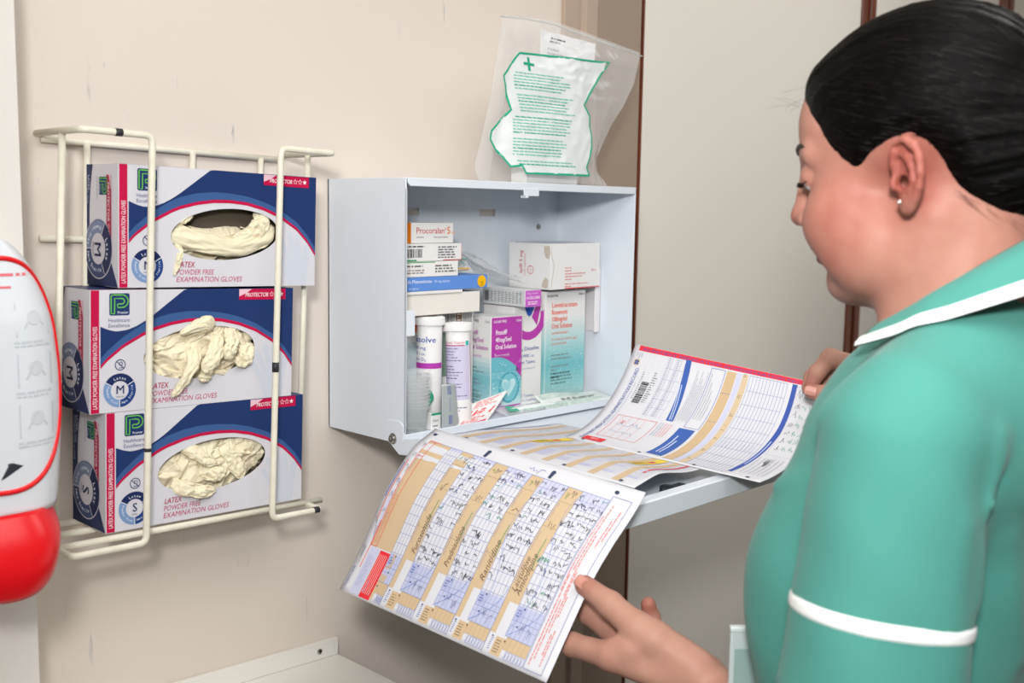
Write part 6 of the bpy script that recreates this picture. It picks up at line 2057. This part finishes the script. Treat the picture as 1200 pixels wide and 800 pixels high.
while z > 374:
    lo_, hi_ = pxs(z)
    if row % 7 not in (0,):
        x = max(lo_ + 16, 250 - (516 - z) * 0.12); e = min(hi_ - 30, x + rb.uniform(90, 118))
        col = '6fbfa8' if row % 5 else '38a98a'
        while x < e:
            w = rb.uniform(4, 12); w = min(w, e - x)
            i.add([(x, z - 0.9), (x + w, z - 0.9 - w * 0.03), (x + w, z + 0.9 - w * 0.03), (x, z + 0.9)], [(0, 1, 2, 3)], col, 2); x += w + 1.4
    z -= 4.6; row += 1
for dx, dz, w, h in ((0, 0, 20, 4), (8, -8, 4.5, 20)): i.poly([(270 + dx, 524 + dz), (270 + dx + w, 523 + dz), (270 + dx + w, 523 + dz + h), (270 + dx, 524 + dz + h)], '1f9f7c', 3)
i.build('green_print', pan, lambda u, v, l: film(u, v, 0.2 * l))
# white carton and label card inside the bag
t, f, l, tp, w, d, h = carton('medicine_carton', 'white carton standing inside the clear bag on the cabinet', 272, 388, -124, -92, 351, 480)
cardm = MB(); cardm.X = Matrix.Translation((311, -112, 566)) @ Matrix.Rotation(math.radians(2.5), 4, 'Y')
cardm.box(0, 127, 0, 1.0, -40, 14)
cd = cardm.build('label_card', mat('label_card', 'f1f1f1', 0.5)); tag(cd, 'white printed address label at the top of the clear bag', 'label')
cd.rotation_euler = (0, 0, 0)
i = Ink()
i.small_print(22, 3, 60, 7, 1, '77777c', 2, rb); i.small_print(20, -2, 44, 2, 1, '77777c', 2, rb)
i.text('9 2 EAST', 16, -13, 4.6, '55555a', 2, width=26); i.text('ROYAL GWENT HOSPITAL', 16, -19.5, 4.6, '55555a', 2, width=66)
i.text('11-MAY-2016', 10, -36, 4.6, '55555a', 2, width=36); i.text('9.52 AM', 92, -36, 4.6, '55555a', 2, width=24)
Xc = cardm.X
i.build('label_print', cd, lambda u, v, l: Xc @ Vector((u, -0.15 * l, v)))

# ---------------------------------------------------------------- soap dispenser at the left edge
DISPW = mat('dispenser_white', 'dfe4e9', 0.28, spec=0.5, coat=0.2)
DISPR = mat('dispenser_red', 'e3121b', 0.3, spec=0.5)
dsp = thing('soap_dispenser', 'white wall dispenser with a red outline and a red push lever at the left edge', 'dispenser', (-555, -97, -80))
DX = -522.0                                     # its centre line
def half_w(z):
    """Half width of the body at height z."""
    t = (z - 120) / 158.0
    return 80 * (1 - max(0, t) ** 2.3) ** (1 / 2.3) if t > 0 else 80 - 14 * ((120 - z) / 140) ** 2
def body_fn(dz0, dz1, depth, grow=0.0):
    def fn(u, v):
        z = dz0 + (dz1 - dz0) * v
        hw = half_w(min(z, 277.9)) + grow
        a = (u - 0.5) * 2
        prof = (1 - abs(a) ** 3.0)
        x = DX + hw * math.copysign(abs(a) ** 0.85, a)
        y = -97 - (depth * prof ** 0.55) * (0.86 + 0.14 * min(1, (278 - z) / 80))
        return (x, y, z)
    return fn
b = MB(); b.grid(body_fn(14, 277.5, 112), 40, 44)
b.build('body', DISPW, dsp, smooth=True, solid=2)
# red outline of the front panel
zz = lambda a: 128 + 152 * math.sin(a)
pf = body_fn(14, 277.5, 112)
def on_dispenser(x, z):
    hw = half_w(min(z, 277)); a = max(-0.999, min(0.999, (x - DX) / hw))
    uu = 0.5 + 0.5 * math.copysign(abs(a) ** (1 / 0.85), a)
    return Vector(pf(uu, (z - 14) / (277.5 - 14)))
loop = []
for q in range(72):
    a = 2 * math.pi * q / 72
    c, s_ = math.cos(a), math.sin(a)
    x = DX + 64 * math.copysign(abs(c) ** 0.85, c); z = 150 + (108 if s_ > 0 else 112) * math.copysign(abs(s_) ** 0.9, s_)
    if s_ > 0: x = DX + (x - DX) * 0.97
    p = on_dispenser(x, z); loop.append(p + Vector((0.3, -0.9, 0.1)) * 1.0)
b = MB(); b.tube(loop, 2.6, 8, closed=True); b.build('red_outline', DISPR, dsp, smooth=True)
i = Ink()
for q in range(3):
    zc = 200 - q * 48
    i.frame(12, zc - 16, 48, zc + 16, 1.2, 'c9ced4', 1); i.disc(30, zc + 2, 7, 'd0d5da', 1, 14); i.line([(20, zc - 8), (30, zc + 8), (40, zc - 6)], 1.6, 'c6cbd1', 2)
    i.small_print(10, zc - 26, 50, zc - 19, 2, 'c9ced4', 1, rb)
i.small_print(2, 240, 34, 245, 1, 'e2707a', 1, rb); i.small_print(0, 229, 18, 233, 1, 'e2707a', 1, rb)
i.poly([(-36, 62), (4, 66), (14, 62), (-4, 52), (-36, 40)], '31343c', 1)
i.build('panel_print', dsp, lambda u, v, l: on_dispenser(DX + u, v) + Vector((0.35, -0.95, 0)) * (1.4 + 0.15 * l))
b = MB()
def lev(u, v):
    a = (u - 0.5) * 2
    ztop, zbot = 12 + 6 * (1 - a * a), -60 + 56 * abs(a) ** 2.4
    z = ztop + (zbot - ztop) * v
    x = DX - 6 + (66 + 2 * v) * a
    y = -112 - 104 * (1 - abs(a) ** 3.0) ** 0.55 - 22 * math.sin(v * 2.4)
    return (x, y, z)
b.grid(lev, 40, 20); b.build('push_lever', DISPR, dsp, smooth=True, solid=4)
b = MB(); b.box(DX - 62, DX + 62, -106, -97, -40, 212); b.build('back_plate', DISPW, dsp, bevel=2)
